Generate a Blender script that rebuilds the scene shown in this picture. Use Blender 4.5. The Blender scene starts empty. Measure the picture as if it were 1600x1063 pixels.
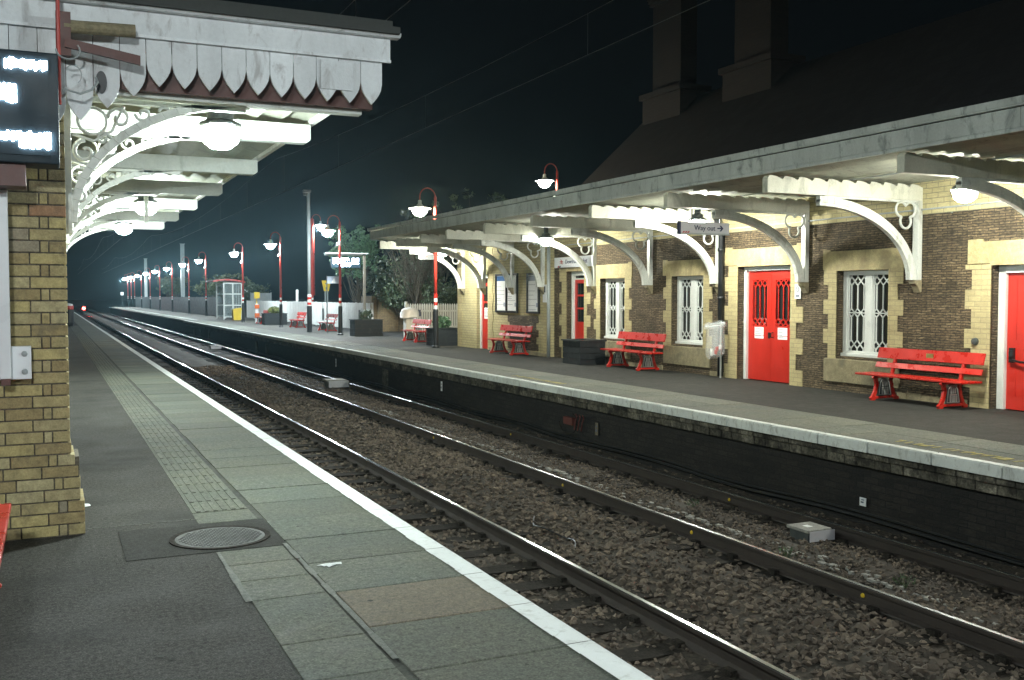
import bpy, math, random
import numpy as np
from mathutils import Vector
random.seed(7); rng = np.random.default_rng(7)
R = math.radians; PI = math.pi
sc = bpy.context.scene
C = sc.collection

# ------------------------------------------------------------------ materials
class NT:
    def __init__(s, m): s.t = m.node_tree; s.n = s.t.nodes; s.l = s.t.links
    def add(s, typ, ins=None, **kw):
        nd = s.n.new(typ)
        for k, v in kw.items(): setattr(nd, k, v)
        for k, v in (ins or {}).items():
            if isinstance(v, bpy.types.NodeSocket): s.l.new(v, nd.inputs[k])
            else: nd.inputs[k].default_value = v
        return nd
def newmat(name):
    m = bpy.data.materials.new(name); m.use_nodes = True
    t = NT(m); b = t.n['Principled BSDF']; return m, t, b
def c4(c): return (c[0], c[1], c[2], 1)
def mixc(t, f, a, b, mode='MIX'):
    nd = t.add('ShaderNodeMix', data_type='RGBA', blend_type=mode)
    for i, v in ((0, f), (6, a), (7, b)):
        if isinstance(v, bpy.types.NodeSocket): t.l.new(v, nd.inputs[i])
        elif i == 0: nd.inputs[0].default_value = v
        else: nd.inputs[i].default_value = c4(v)
    return nd.outputs[2]
def ramp(t, fac, p0, p1, v0=0., v1=1.):
    nd = t.add('ShaderNodeMapRange', {'Value': fac, 'From Min': p0, 'From Max': p1, 'To Min': v0, 'To Max': v1}); return nd.outputs[0]
def noise(t, vec, scale, detail=4, rough=.55, dist=0.):
    return t.add('ShaderNodeTexNoise', {'Vector': vec, 'Scale': scale, 'Detail': detail, 'Roughness': rough, 'Distortion': dist}).outputs['Fac']
def bump(t, h, s, d, nrm=None):
    ins = {'Height': h, 'Strength': s, 'Distance': d}
    if nrm: ins['Normal'] = nrm
    return t.add('ShaderNodeBump', ins).outputs[0]
def scaled(t, vec, s):
    return t.add('ShaderNodeMapping', {'Vector': vec, 'Scale': s}).outputs[0]

def paint(name, col, rough=.45, var=.25, dirt=None, dscale=3., bmp=.15, streak=False, spec=.5, island=0.):
    """painted / plain surface with real wear: blotches, fine mottling, grime"""
    m, t, b = newmat(name)
    o = t.add('ShaderNodeTexCoord').outputs['Object']
    n1 = noise(t, scaled(t, o, (1, 1, .25)) if streak else o, dscale, 5, .6)
    n2 = noise(t, o, 38, 3, .6)
    k = ramp(t, n1, .3, .72, 1 - var, 1 + var * .25)
    k2 = ramp(t, n2, .3, .7, 1 - var * .35, 1 + var * .2)
    kk = t.add('ShaderNodeMath', {0: k, 1: k2}, operation='MULTIPLY').outputs[0]
    base = mixc(t, 1., col, t.add('ShaderNodeCombineColor', {0: kk, 1: kk, 2: kk}).outputs[0], 'MULTIPLY')
    if dirt:
        n3 = noise(t, scaled(t, o, (1, 1, .4)), dscale * 2.3, 7, .68, .6)
        base = mixc(t, ramp(t, n3, .53, .68, 0, .75), base, dirt)
    if island:
        ri = t.add('ShaderNodeNewGeometry').outputs['Random Per Island']
        v = ramp(t, ri, 0, 1, 1 - island, 1 + island * .4)
        base = mixc(t, 1., base, t.add('ShaderNodeCombineColor', {0: v, 1: v, 2: v}).outputs[0], 'MULTIPLY')
    t.l.new(base, b.inputs['Base Color'])
    t.l.new(ramp(t, n1, .3, .7, max(.05, rough - .12), min(1, rough + .15)), b.inputs['Roughness'])
    b.inputs['Specular IOR Level'].default_value = spec
    t.l.new(bump(t, n2, bmp, .004), b.inputs['Normal'])
    return m

def wallvec(t):
    o = t.add('ShaderNodeTexCoord').outputs['Object']
    s = t.add('ShaderNodeSeparateXYZ', {0: o})
    nx = t.add('ShaderNodeSeparateXYZ', {0: t.add('ShaderNodeNewGeometry').outputs['Normal']}).outputs[0]
    g = t.add('ShaderNodeMath', {0: t.add('ShaderNodeMath', {0: nx}, operation='ABSOLUTE').outputs[0], 1: .5}, operation='GREATER_THAN').outputs[0]
    u = t.add('ShaderNodeMix', {0: g, 2: s.outputs[0], 3: s.outputs[1]}).outputs[0]
    return o, t.add('ShaderNodeCombineXYZ', {0: u, 1: s.outputs[2], 2: 0.}).outputs[0]

def brickmat(name, c1, c2, mort, bw, rh, ms=.008, jitter=.01, var=.5, bmp=.6, dist=.01, soot=None):
    m, t, b = newmat(name)
    o, v = wallvec(t)
    nz = t.add('ShaderNodeTexNoise', {'Vector': v, 'Scale': 9., 'Detail': 3.}).outputs['Color']
    off = t.add('ShaderNodeVectorMath', {0: nz, 1: (.5, .5, .5)}, operation='SUBTRACT').outputs[0]
    off = t.add('ShaderNodeVectorMath', {0: off, 'Scale': jitter}, operation='SCALE').outputs[0]
    vv = t.add('ShaderNodeVectorMath', {0: v, 1: off}, operation='ADD').outputs[0]
    br = t.add('ShaderNodeTexBrick', {'Vector': vv, 'Color1': c4(c1), 'Color2': c4(c2), 'Mortar': c4(mort), 'Scale': 1.,
               'Mortar Size': ms, 'Mortar Smooth': .3, 'Bias': 0., 'Brick Width': bw, 'Row Height': rh})
    br.offset = .5
    n1 = noise(t, o, 2.2, 5, .6); n2 = noise(t, scaled(t, vv, (14, 45, 1)), 1., 4, .6)
    k = ramp(t, n1, .3, .7, 1 - var * .5, 1.1); k2 = ramp(t, n2, .25, .75, 1 - var, 1 + var * .5)
    kk = t.add('ShaderNodeMath', {0: k, 1: k2}, operation='MULTIPLY').outputs[0]
    base = mixc(t, 1., br.outputs['Color'], t.add('ShaderNodeCombineColor', {0: kk, 1: kk, 2: kk}).outputs[0], 'MULTIPLY')
    if soot:
        base = mixc(t, ramp(t, noise(t, o, 1.3, 6, .65), .5, .66, 0, .7), base, soot)
    t.l.new(base, b.inputs['Base Color']); b.inputs['Roughness'].default_value = .88
    h = t.add('ShaderNodeMath', {0: t.add('ShaderNodeMath', {0: br.outputs['Fac'], 1: -1.}, operation='MULTIPLY').outputs[0], 1: n2}, operation='ADD').outputs[0]
    t.l.new(bump(t, h, bmp, dist), b.inputs['Normal'])
    return m

def groundmat(name, c1, c2, grain=220., patch=.7, speck=.35, rough=.85, bmp=.35, island=0., tint=None, spec=.4, chips=False):
    m, t, b = newmat(name)
    o = t.add('ShaderNodeTexCoord').outputs['Object']
    n1 = noise(t, o, patch, 6, .62); n2 = noise(t, o, grain, 2, .7); n3 = noise(t, o, patch * 6, 4, .6)
    base = mixc(t, ramp(t, n1, .35, .65), c1, c2)
    kk = t.add('ShaderNodeMath', {0: ramp(t, n2, .3, .72, 1 - speck, 1 + speck), 1: ramp(t, n3, .3, .7, .82, 1.12)}, operation='MULTIPLY').outputs[0]
    base = mixc(t, 1., base, t.add('ShaderNodeCombineColor', {0: kk, 1: kk, 2: kk}).outputs[0], 'MULTIPLY')
    n4 = noise(t, o, grain * .33, 3, .75)
    g4 = ramp(t, n4, .32, .68, 1 - speck * .8, 1 + speck * .8)
    base = mixc(t, 1., base, t.add('ShaderNodeCombineColor', {0: g4, 1: g4, 2: g4}).outputs[0], 'MULTIPLY')
    if chips:
        vd = t.add('ShaderNodeTexVoronoi', {'Vector': o, 'Scale': 26.}).outputs['Distance']
        sel = t.add('ShaderNodeTexVoronoi', {'Vector': o, 'Scale': 26.}).outputs['Color']
        sx = t.add('ShaderNodeSeparateColor', {0: sel}).outputs[0]
        f = t.add('ShaderNodeMath', {0: ramp(t, vd, .2, .1), 1: ramp(t, sx, .86, .9)}, operation='MULTIPLY').outputs[0]
        base = mixc(t, f, base, (.09, .09, .08))
    if tint: base = mixc(t, ramp(t, noise(t, o, patch * 2.1, 5, .6), .52, .66, 0, .8), base, tint)
    if island:
        ri = t.add('ShaderNodeNewGeometry').outputs['Random Per Island']
        v = ramp(t, ri, 0, 1, 1 - island, 1 + island)
        base = mixc(t, 1., base, t.add('ShaderNodeCombineColor', {0: v, 1: v, 2: v}).outputs[0], 'MULTIPLY')
    t.l.new(base, b.inputs['Base Color']); b.inputs['Specular IOR Level'].default_value = spec
    t.l.new(ramp(t, n3, .3, .7, rough - .15, min(1, rough + .1)), b.inputs['Roughness'])
    nn = bump(t, n2, bmp, .004); t.l.new(bump(t, n3, .15, .01, nn), b.inputs['Normal'])
    return m

def metal(name, col, rough, var=.3):
    m, t, b = newmat(name)
    o = t.add('ShaderNodeTexCoord').outputs['Object']
    n = noise(t, o, 12, 5, .6)
    k = ramp(t, n, .3, .7, 1 - var, 1.1)
    t.l.new(mixc(t, 1., col, t.add('ShaderNodeCombineColor', {0: k, 1: k, 2: k}).outputs[0], 'MULTIPLY'), b.inputs['Base Color'])
    b.inputs['Metallic'].default_value = .95; b.inputs['Roughness'].default_value = rough
    return m
def emit(name, col, s):
    m, t, b = newmat(name)
    b.inputs['Base Color'].default_value = c4((.8, .8, .8)); b.inputs['Emission Color'].default_value = c4(col)
    b.inputs['Emission Strength'].default_value = s; return m
def glassmat(name, col=(.012, .016, .018)):
    m, t, b = newmat(name)
    o = t.add('ShaderNodeTexCoord').outputs['Object']
    b.inputs['Base Color'].default_value = c4(col); b.inputs['Specular IOR Level'].default_value = .6
    t.l.new(ramp(t, noise(t, o, 6), .3, .7, .03, .12), b.inputs['Roughness'])
    t.l.new(bump(t, noise(t, o, 2.5, 1), .05, .01), b.inputs['Normal'])
    return m

M = {}
M['white'] = paint('white_paint', (.66, .69, .64), .4, .2, (.3, .3, .25), 2.5, .2, True)
M['white_clean'] = paint('clean_white_paint', (.74, .77, .74), .35, .12)
M['white_old'] = paint('weathered_white_paint', (.8, .82, .8), .5, .18, (.35, .36, .34), 3., .3, True, island=.1)
M['valance'] = paint('valance_paint', (.8, .83, .84), .5, .16, (.4, .39, .38), 4., .3, True, island=.14)
M['beam_grey'] = paint('dirty_white_timber', (.62, .63, .53), .55, .25, (.28, .29, .24), 2., .3, True)
M['beam_left'] = paint('near_canopy_timber', (.5, .53, .5), .55, .25, (.26, .28, .25), 2., .3, True)
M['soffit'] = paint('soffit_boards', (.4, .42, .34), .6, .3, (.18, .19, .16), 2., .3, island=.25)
M['fascia'] = paint('fascia_paint', (.56, .6, .58), .6, .28, (.12, .13, .13), 2.4, .3, True, island=.1)
M['brown'] = paint('red_brown_paint', (.13, .055, .045), .5, .3)
M['red'] = paint('red_paint', (.5, .021, .012), .3, .2, (.4, .018, .011), 5., .1)
M['red_door'] = paint('red_door_paint', (.53, .024, .014), .38, .16, (.42, .02, .013), 2., .1)
M['red_post'] = paint('red_post_paint', (.5, .045, .03), .35, .2)
M['dull_red'] = paint('dirty_red_plastic', (.13, .03, .022), .7, .4)
M['black'] = paint('black_paint', (.012, .014, .016), .4, .3)
M['black_wood'] = paint('black_stained_wood', (.02, .026, .03), .6, .4, (.045, .05, .05), 4., .5, island=.3)
M['grey_steel'] = paint('grey_steel', (.36, .4, .4), .4, .2)
M['dark_steel'] = paint('dark_steel', (.06, .07, .07), .4, .3)
M['crest'] = paint('silver_crest', (.5, .5, .47), .35, .3)
M['brass'] = metal('brass', (.6, .45, .2), .3)
M['railhead'] = metal('rail_head', (.55, .58, .6), .22, .2)
M['railside'] = paint('rusty_rail_side', (.03, .022, .017), .7, .4)
M['sleeper'] = groundmat('sleeper', (.018, .016, .013), (.03, .026, .021), 60, 2., .5, .95, .6, spec=.12)
M['bed'] = groundmat('track_bed', (.032, .025, .018), (.055, .045, .033), 26, .8, .6, .95, 1., tint=(.06, .055, .045))
M['stone'] = paint('ballast_stone', (.165, .132, .1), .9, .45, None, 1.2, .4, island=.65)
M['asphalt'] = groundmat('asphalt', (.041, .041, .036), (.055, .054, .047), 110, .35, .75, .9, .9, tint=(.024, .0245, .022), chips=True, spec=.25)
M['asphalt_dark'] = groundmat('dark_asphalt', (.026, .027, .024), (.036, .036, .032), 130, .9, .5, .9, .7, spec=.2)
M['asphalt_far'] = groundmat('far_asphalt', (.05, .049, .043), (.072, .068, .058), 110, .5, .4, .85, .5, spec=.25)
M['slab'] = groundmat('paving_slab', (.088, .102, .084), (.118, .12, .09), 80, .9, .45, .85, .3, island=.13)
M['slab_gap'] = groundmat('slab_joint', (.02, .022, .018), (.05, .055, .04), 60, 3., .4)
M['slab_yellow'] = groundmat('sandy_slab', (.13, .113, .08), (.16, .138, .1), 110, 2., .35, .85, .3)
M['mortar'] = groundmat('mortar_smear', (.11, .12, .105), (.17, .18, .155), 90, 3., .3)
M['line'] = paint('line_paint', (.8, .84, .82), .5, .08, (.5, .52, .48), 5., .2)
M['nosing'] = paint('nosing_paint', (.66, .7, .67), .6, .14, (.3, .3, .27), 7., .4, island=.12)
M['corbel'] = groundmat('weathered_corbel', (.03, .028, .022), (.15, .14, .11), 30, 3.2, .5, .9, .8, island=.4, tint=(.018, .017, .015), spec=.2)
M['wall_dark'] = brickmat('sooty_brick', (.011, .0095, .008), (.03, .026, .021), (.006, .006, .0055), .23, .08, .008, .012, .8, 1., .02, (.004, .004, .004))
M['brick_y'] = brickmat('yellow_brick', (.44, .385, .2), (.5, .44, .24), (.24, .22, .14), .235, .0815, .007, .006, .25, .35, .008)
M['brick_pier'] = paint('gault_brick', (.5, .42, .22), .85, .34, (.25, .2, .12), 6., .8, island=.36)
M['brick_dimmed'] = brickmat('dimmed_chimney_brick', (.018, .013, .009), (.014, .01, .007), (.008, .006, .005), .235, .0815, .007, .01, .4, .5, .01)  # brick colour darkened so the chimneys look barely lit at night
M['brick_old'] = brickmat('old_brick', (.3, .22, .11), (.24, .17, .09), (.16, .13, .09), .235, .0815, .007, .01, .4, .5, .01, (.06, .05, .035))
M['joint'] = groundmat('brick_mortar', (.09, .08, .06), (.14, .12, .085), 60, 3., .4)
M['carr'] = brickmat('carrstone', (.13, .094, .05), (.26, .195, .11), (.055, .042, .026), .19, .04, .007, .03, .95, 1., .03)
M['quoin'] = groundmat('gault_quoin', (.36, .3, .155), (.45, .385, .205), 50, 1.4, .16, .85, .35, island=.13, tint=(.27, .22, .12))
M['quoin_joint'] = brickmat('quoin_brick', (.47, .4, .21), (.4, .34, .18), (.27, .235, .14), .225, .081, .005, .004, .22, .25, .006)
M['stone_sill'] = groundmat('stone_sill', (.23, .2, .12), (.3, .26, .16), 40, 1.3, .2, .85, .3, tint=(.14, .125, .085))
M['slate'] = brickmat('roof_slate', (.01, .0105, .012), (.016, .016, .018), (.006, .006, .006), .25, .2, .006, .01, .4, .3, .01)
M['lead'] = paint('roof_felt', (.05, .055, .05), .8, .3)
M['glass'] = glassmat('window_glass')
M['screen'] = paint('display_casing', (.012, .026, .036), .5, .08, spec=.3)
M['sign_grey'] = paint('sign_panel', (.52, .53, .56), .4, .08)
M['sign_white'] = paint('sign_white', (.75, .78, .8), .35, .05)
M['paper'] = paint('paper', (.92, .94, .95), .6, .05)
M['ink'] = paint('ink', (.08, .1, .16), .6, .05)
M['navy'] = paint('navy', (.012, .02, .07), .4, .1)
M['blue'] = paint('blue', (.02, .16, .5), .4, .1)
M['bluegrey'] = paint('poster_tint', (.42, .48, .6), .5, .2)
M['yellow'] = paint('yellow_plastic', (.6, .42, .02), .45, .2)
M['yellow_worn'] = paint('worn_yellow_paint', (.34, .3, .06), .7, .5)
M['orange'] = paint('orange_plastic', (.7, .14, .02), .4, .2)
M['concrete'] = groundmat('concrete', (.2, .2, .185), (.3, .3, .27), 60, 2., .25)
M['manhole'] = paint('cast_iron_cover', (.045, .047, .042), .6, .35, (.06, .055, .045), 8., .4, island=.2)
M['soil'] = groundmat('soil', (.03, .024, .016), (.045, .036, .024), 60, 3., .4)
M['bark'] = paint('bark', (.11, .095, .07), .9, .4)
M['car_ground'] = groundmat('car_park', (.03, .03, .028), (.045, .043, .04), 80, .5, .3)
def leafmat(name, c1, c2):
    m, t, b = newmat(name)
    ri = t.add('ShaderNodeNewGeometry').outputs['Random Per Island']
    t.l.new(mixc(t, ri, c1, c2), b.inputs['Base Color']); b.inputs['Roughness'].default_value = .5
    b.inputs['Transmission Weight'].default_value = 0.
    return m
M['leaf'] = leafmat('tree_leaf', (.05, .12, .06), (.17, .3, .15))
M['ivy'] = leafmat('ivy_leaf', (.02, .04, .02), (.09, .12, .06))
M['weed'] = leafmat('weed_leaf', (.02, .04, .015), (.05, .09, .03))
M['leaf_y'] = leafmat('yellow_leaf', (.1, .13, .03), (.22, .24, .07))
M['leaf_far'] = leafmat('scrub_leaf', (.03, .045, .02), (.11, .12, .05))
COOL = (1., 1., .88); WARM = (1., .74, .42)
M['lamp_can'] = emit('canopy_lamp_glow', COOL, 250)
M['lamp_left'] = emit('left_canopy_lamp_glow', (.88, 1., .96), 210)
M['lamp_post'] = emit('post_lamp_glow', (.85, .97, 1.), 450)
M['lamp_warm'] = emit('warm_post_lamp_glow', (1., .79, .52), 430)
M['lamp_yard'] = emit('yard_lamp_glow', (.95, 1., .8), 75)
M['lamp_back'] = emit('near_post_lamp_glow', (.92, 1., 1.), 400)
M['led'] = emit('display_letters', (.78, .9, 1.), 22)
M['led_far'] = emit('far_display_letters', (.8, .85, 1.), 26)
M['red_light'] = emit('red_signal_light', (1., .02, .015), 60)
def pierbrick():
    m, t, b = newmat('gault_brick'); o = t.add('ShaderNodeTexCoord').outputs['Object']
    ri = t.add('ShaderNodeNewGeometry').outputs['Random Per Island']
    cr = t.add('ShaderNodeValToRGB', {0: ri}); e = cr.color_ramp.elements; cr.color_ramp.interpolation = 'CONSTANT'
    for i, (p_, c) in enumerate([(0, (.42, .35, .17)), (.3, (.34, .27, .13)), (.5, (.46, .4, .22)), (.68, (.4, .34, .18)), (.8, (.48, .4, .18)), (.93, (.33, .29, .2)), (.985, (.34, .2, .11))]):
        el = e[i] if i < 2 else e.new(p_)
        el.position = p_; el.color = c4(c)
    n1 = noise(t, o, 14, 5, .65); n2 = noise(t, o, 70, 3, .65)
    kk = t.add('ShaderNodeMath', {0: ramp(t, n1, .3, .7, .68, 1.15), 1: ramp(t, n2, .3, .7, .85, 1.12)}, operation='MULTIPLY').outputs[0]
    base = mixc(t, 1., cr.outputs[0], t.add('ShaderNodeCombineColor', {0: kk, 1: kk, 2: kk}).outputs[0], 'MULTIPLY')
    base = mixc(t, ramp(t, noise(t, o, 5, 6, .7), .54, .68, 0, .6), base, (.14, .12, .08))
    t.l.new(base, b.inputs['Base Color']); b.inputs['Roughness'].default_value = .9
    t.l.new(bump(t, n2, .8, .006, bump(t, n1, .6, .01)), b.inputs['Normal']); return m
M['brick_pier'] = pierbrick()
m, t, b = newmat('clear_polythene'); M['poly'] = m
b.inputs['Base Color'].default_value = (.75, .8, .8, 1); b.inputs['Roughness'].default_value = .2
b.inputs['Alpha'].default_value = .2
m, t, b = newmat('shelter_glass'); M['clear'] = m
b.inputs['Base Color'].default_value = (.3, .36, .36, 1); b.inputs['Roughness'].default_value = .08; b.inputs['Alpha'].default_value = .35

# ------------------------------------------------------------------ mesh builder
class MB:
    def __init__(s): s.v = []; s.f = []; s.sm = False
    def face(s, pts):
        n = len(s.v); s.v += [tuple(p) for p in pts]; s.f.append(list(range(n, n + len(pts)))); return s
    def box(s, x0, x1, y0, y1, z0, z1):
        n = len(s.v)
        s.v += [(x0, y0, z0), (x1, y0, z0), (x1, y1, z0), (x0, y1, z0), (x0, y0, z1), (x1, y0, z1), (x1, y1, z1), (x0, y1, z1)]
        s.f += [[n, n+3, n+2, n+1], [n+4, n+5, n+6, n+7], [n, n+1, n+5, n+4], [n+1, n+2, n+6, n+5], [n+2, n+3, n+7, n+6], [n+3, n, n+4, n+7]]
        return s
    def prism(s, poly, axis, a, b, poly2=None):
        """poly: 2D points; axis 'x': (y,z), 'y': (x,z), 'z': (x,y); extruded from a to b"""
        def P(p, w):
            return (w, p[0], p[1]) if axis == 'x' else (p[0], w, p[1]) if axis == 'y' else (p[0], p[1], w)
        n = len(s.v); k = len(poly); q = poly2 or poly
        s.v += [P(p, a) for p in poly] + [P(p, b) for p in q]
        s.f.append(list(range(n, n+k))[::-1]); s.f.append(list(range(n+k, n+2*k)))
        for i in range(k): j = (i+1) % k; s.f.append([n+i, n+j, n+k+j, n+k+i])
        return s
    def band(s, a, b, axis, w0, w1):
        """strip solid between polylines a and b (same length), extruded"""
        for i in range(len(a)-1): s.prism([a[i], a[i+1], b[i+1], b[i]], axis, w0, w1)
        return s
    def tube(s, path, r, n=8, closed=False, cap=True):
        P = [Vector(p) for p in path]; K = len(P); rr = r if isinstance(r, (list, tuple)) else [r]*K
        base = len(s.v); up = Vector((.13, .21, .97)).normalized(); prev = None
        for i, p in enumerate(P):
            if closed: d = P[(i+1) % K] - P[i-1]
            else: d = P[min(i+1, K-1)] - P[max(i-1, 0)]
            d.normalize()
            a = (prev if prev is not None else up); a = a - d*a.dot(d)
            if a.length < 1e-4: a = Vector((1, 0, 0)) - d*d.x
            a.normalize(); prev = a; b = d.cross(a)
            for k in range(n):
                t = 2*PI*k/n; s.v.append(tuple(p + (a*math.cos(t) + b*math.sin(t))*rr[i]))
        for i in range(K if closed else K-1):
            j = (i+1) % K
            for k in range(n):
                l = (k+1) % n; s.f.append([base+i*n+k, base+i*n+l, base+j*n+l, base+j*n+k])
        if cap and not closed:
            s.f.append([base+k for k in range(n)][::-1]); s.f.append([base+(K-1)*n+k for k in range(n)])
        return s
    def lathe(s, prof, c=(0, 0, 0), n=20):
        base = len(s.v); K = len(prof)
        for (r, z) in prof:
            for k in range(n): t = 2*PI*k/n; s.v.append((c[0]+r*math.cos(t), c[1]+r*math.sin(t), c[2]+z))
        for i in range(K-1):
            for k in range(n): l = (k+1) % n; s.f.append([base+i*n+k, base+i*n+l, base+(i+1)*n+l, base+(i+1)*n+k])
        if prof[0][0] > 1e-4: s.f.append([base+k for k in range(n)][::-1])
        if prof[-1][0] > 1e-4: s.f.append([base+(K-1)*n+k for k in range(n)])
        return s
    def add(s, verts, faces):
        n = len(s.v); s.v += [tuple(v) for v in verts]; s.f += [[i+n for i in f] for f in faces]; return s
    def build(s, name, mat, parent=None, smooth=False, bevel=0.):
        me = bpy.data.meshes.new(name)
        off = org(parent)
        me.from_pydata([(v[0]-off[0], v[1]-off[1], v[2]-off[2]) for v in s.v], [], s.f)
        me.validate(); me.update()
        import bmesh
        bm = bmesh.new(); bm.from_mesh(me); bmesh.ops.recalc_face_normals(bm, faces=bm.faces); bm.to_mesh(me); bm.free()
        if smooth: me.polygons.foreach_set('use_smooth', [True]*len(me.polygons))
        o = bpy.data.objects.new(name, me); C.objects.link(o); o.parent = parent
        if isinstance(mat, (list, tuple)):
            for mm in mat: me.materials.append(mm)
        else: me.materials.append(mat)
        if bevel:
            bv = o.modifiers.new('Bevel', 'BEVEL'); bv.width = bevel; bv.segments = 2; bv.limit_method = 'ANGLE'
        return o
def org(p):
    v = [0., 0., 0.]
    while p is not None: v = [v[i]+p.location[i] for i in range(3)]; p = p.parent
    return v
def thing(name, label, cat, loc, group=None):
    o = bpy.data.objects.new(name, None); o.empty_display_size = .2; C.objects.link(o); o.location = loc
    return tag(o, label, cat, group)
def tag(o, label, cat, group=None, kind=None):
    o['label'] = label; o['category'] = cat
    if group: o['group'] = group
    if kind: o['kind'] = kind
    return o
def struct(o, kind='structure', label=None, cat=None):
    o['kind'] = kind
    if label: o['label'] = label
    if cat: o['category'] = cat
    return o
def copy_tree(root, loc, rotz=0., label=None):
    def cp(o, par):
        c = o.copy(); C.objects.link(c); c.parent = par
        for ch in list(o.children): cp(ch, c)
        return c
    r = cp(root, None); r.location = loc; r.rotation_euler = (0, 0, rotz)
    if label: r['label'] = label
    return r
def text_mesh(txt, size, name, mat, parent, origin, face, depth=.003, align='LEFT', sx=1.):
    """face '-y': reads left to right along +X seen from -Y; '-x': reads from +Y to -Y seen from -X"""
    cu = bpy.data.curves.new('t', 'FONT'); cu.body = txt; cu.size = size; cu.extrude = depth; cu.align_x = align; cu.resolution_u = 3
    to = bpy.data.objects.new('t', cu); C.objects.link(to)
    dg = bpy.context.evaluated_depsgraph_get(); dg.update()
    me = bpy.data.meshes.new_from_object(to.evaluated_get(dg)); bpy.data.objects.remove(to)
    off = org(parent)
    for v in me.vertices:
        x, y, z = v.co; x *= sx
        p = (origin[0]+x, origin[1]-z, origin[2]+y) if face == '-y' else (origin[0]-z, origin[1]-x, origin[2]+y)
        v.co = (p[0]-off[0], p[1]-off[1], p[2]-off[2])
    me.materials.clear(); me.materials.append(mat); me.name = name
    o = bpy.data.objects.new(name, me); C.objects.link(o); o.parent = parent; return o

# ------------------------------------------------------------------ world, camera
w = bpy.data.worlds.new('World'); sc.world = w; w.use_nodes = True
nt = w.node_tree; bg = nt.nodes['Background']
bg.inputs[0].default_value = (.0008, .0011, .0013, 1); bg.inputs[1].default_value = 1.
cam = bpy.data.cameras.new('camera'); co = bpy.data.objects.new('camera', cam); C.objects.link(co); sc.camera = co
co.location = (0, 0, 1.66); co.rotation_euler = (R(90-2.49), 0, R(-24.85)); cam.lens = 34.99; cam.sensor_width = 36; cam.clip_end = 2000; cam.clip_start = .05
vs = sc.view_settings; vs.view_transform = 'Standard'; vs.look = 'None'; vs.exposure = 1.5; vs.gamma = 1
sc.cycles.use_denoising = True; sc.cycles.max_bounces = 5; sc.cycles.use_adaptive_sampling = True; sc.cycles.adaptive_threshold = .02; sc.cycles.sample_clamp_indirect = 3.; sc.cycles.volume_bounces = 0
sc.cycles.transparent_max_bounces = 8; sc.cycles.use_light_tree = True; sc.cycles.caustics_reflective = False

# ------------------------------------------------------------------ ground, platforms
PZ = -.03
m = MB(); m.face([(-400, -300, -1.2), (600, -300, -1.2), (600, 900, -1.2), (-400, 900, -1.2)])
struct(m.build('ground', M['bed']))
# near platform body
m = MB(); m.box(-12, 2.27, -9, 119, -1.19, -.012)
struct(m.build('platform', M['wall_dark']))
m = MB(); m.box(-12, .95, -9, 119, -.01, 0); m.box(.95, 1.4, 6.66, 7.5, -.01, -.001); m.box(.95, 1.4, 62, 119, -.01, 0)
struct(m.build('platform_surface', M['asphalt']))
m = MB(); m.box(.4, 1.41, 6.62, 7.48, .002, .004); 
struct(m.build('asphalt_patch', M['asphalt_dark']))
# thin resurfacing seam
m = MB()
for i in range(14):
    x = .19+i*.056; y = 7.66+.012*math.sin(i*1.7)+random.uniform(-.006, .006)
    m.box(x, x+.05, y, y+.008, .001, .004)
struct(m.build('surface_seam', M['mortar']))
# coping slabs
m = MB(); my = MB(); y = -8.
ys = []
while y < 118:
    L = random.choice([.6, .62, .66, .7, .6]) if y > 7.5 or y < 3 else .655
    if abs(y-4.78) < .33 and y < 5: pass
    ys.append((y, L)); y += L
# align one joint to y = 4.78
sh = min((4.78-a for a, _ in ys), key=abs)
for a, L in ys:
    a += sh; mm = my if abs(a-4.78) < .05 else m
    h = random.uniform(0, .004)
    mm.box(1.42+random.uniform(-.006, .006), 2.33+random.uniform(-.004, .004), a+.006, a+L-.006, -.09, 0+h if mm is m else .003)
struct(m.build('paving', M['slab'], bevel=.005)); struct(my.build('sandy_paving', M['slab_yellow'], bevel=.005))
m = MB(); m.box(.94, 2.30, -9, 119, -.03, -.006); struct(m.build('paving_bed', M['slab_gap']))
# inner smooth strip and tactile strip
m = MB()
edges = [6.62, 6.24, 5.86, 5.46, 4.7, 4.2, 3.6, 3., 2.4, 1.8, 1.2, .6, 0, -.6, -1.2, -1.8, -2.4, -3, -4, -5, -6, -7, -8]
for a, b_ in zip(edges[:-1], edges[1:]): m.box(.965, 1.375, b_+.005, a-.005, -.04, .002)
m.box(.95, 1.375, 7.5, 7.88, -.04, .002)
struct(m.build('inner_paving', M['slab'], bevel=.004))
m = MB(); y = 7.9
while y < 62:
    m.box(.955, 1.37, y, y+.396, -.03, .001)
    for k in range(6):
        x = .985+k*.066; m.box(x, x+.034, y+.012, y+.384, .001, .0065)
    y += .4
struct(m.build('tactile_paving', M['slab']))
m = MB()
def smear(pts, w):
    for (a, b_) in zip(pts[:-1], pts[1:]):
        n = 6
        for i in range(n):
            x = a[0]+(b_[0]-a[0])*i/n; y = a[1]+(b_[1]-a[1])*i/n; x2 = a[0]+(b_[0]-a[0])*(i+1)/n; y2 = a[1]+(b_[1]-a[1])*(i+1)/n
            ww = w*random.uniform(.6, 1.3); m.face([(x-ww/2, y, .005), (x+ww/2, y, .005), (x2+ww/2, y2, .005), (x2-ww/2, y2, .005)])
smear([(.955, 6.6), (.95, 5.45)], .035); smear([(1.398, 6.66), (1.4, 5.4), (1.405, 4.3)], .034)
struct(m.build('mortar_smear', M['mortar']))
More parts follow.
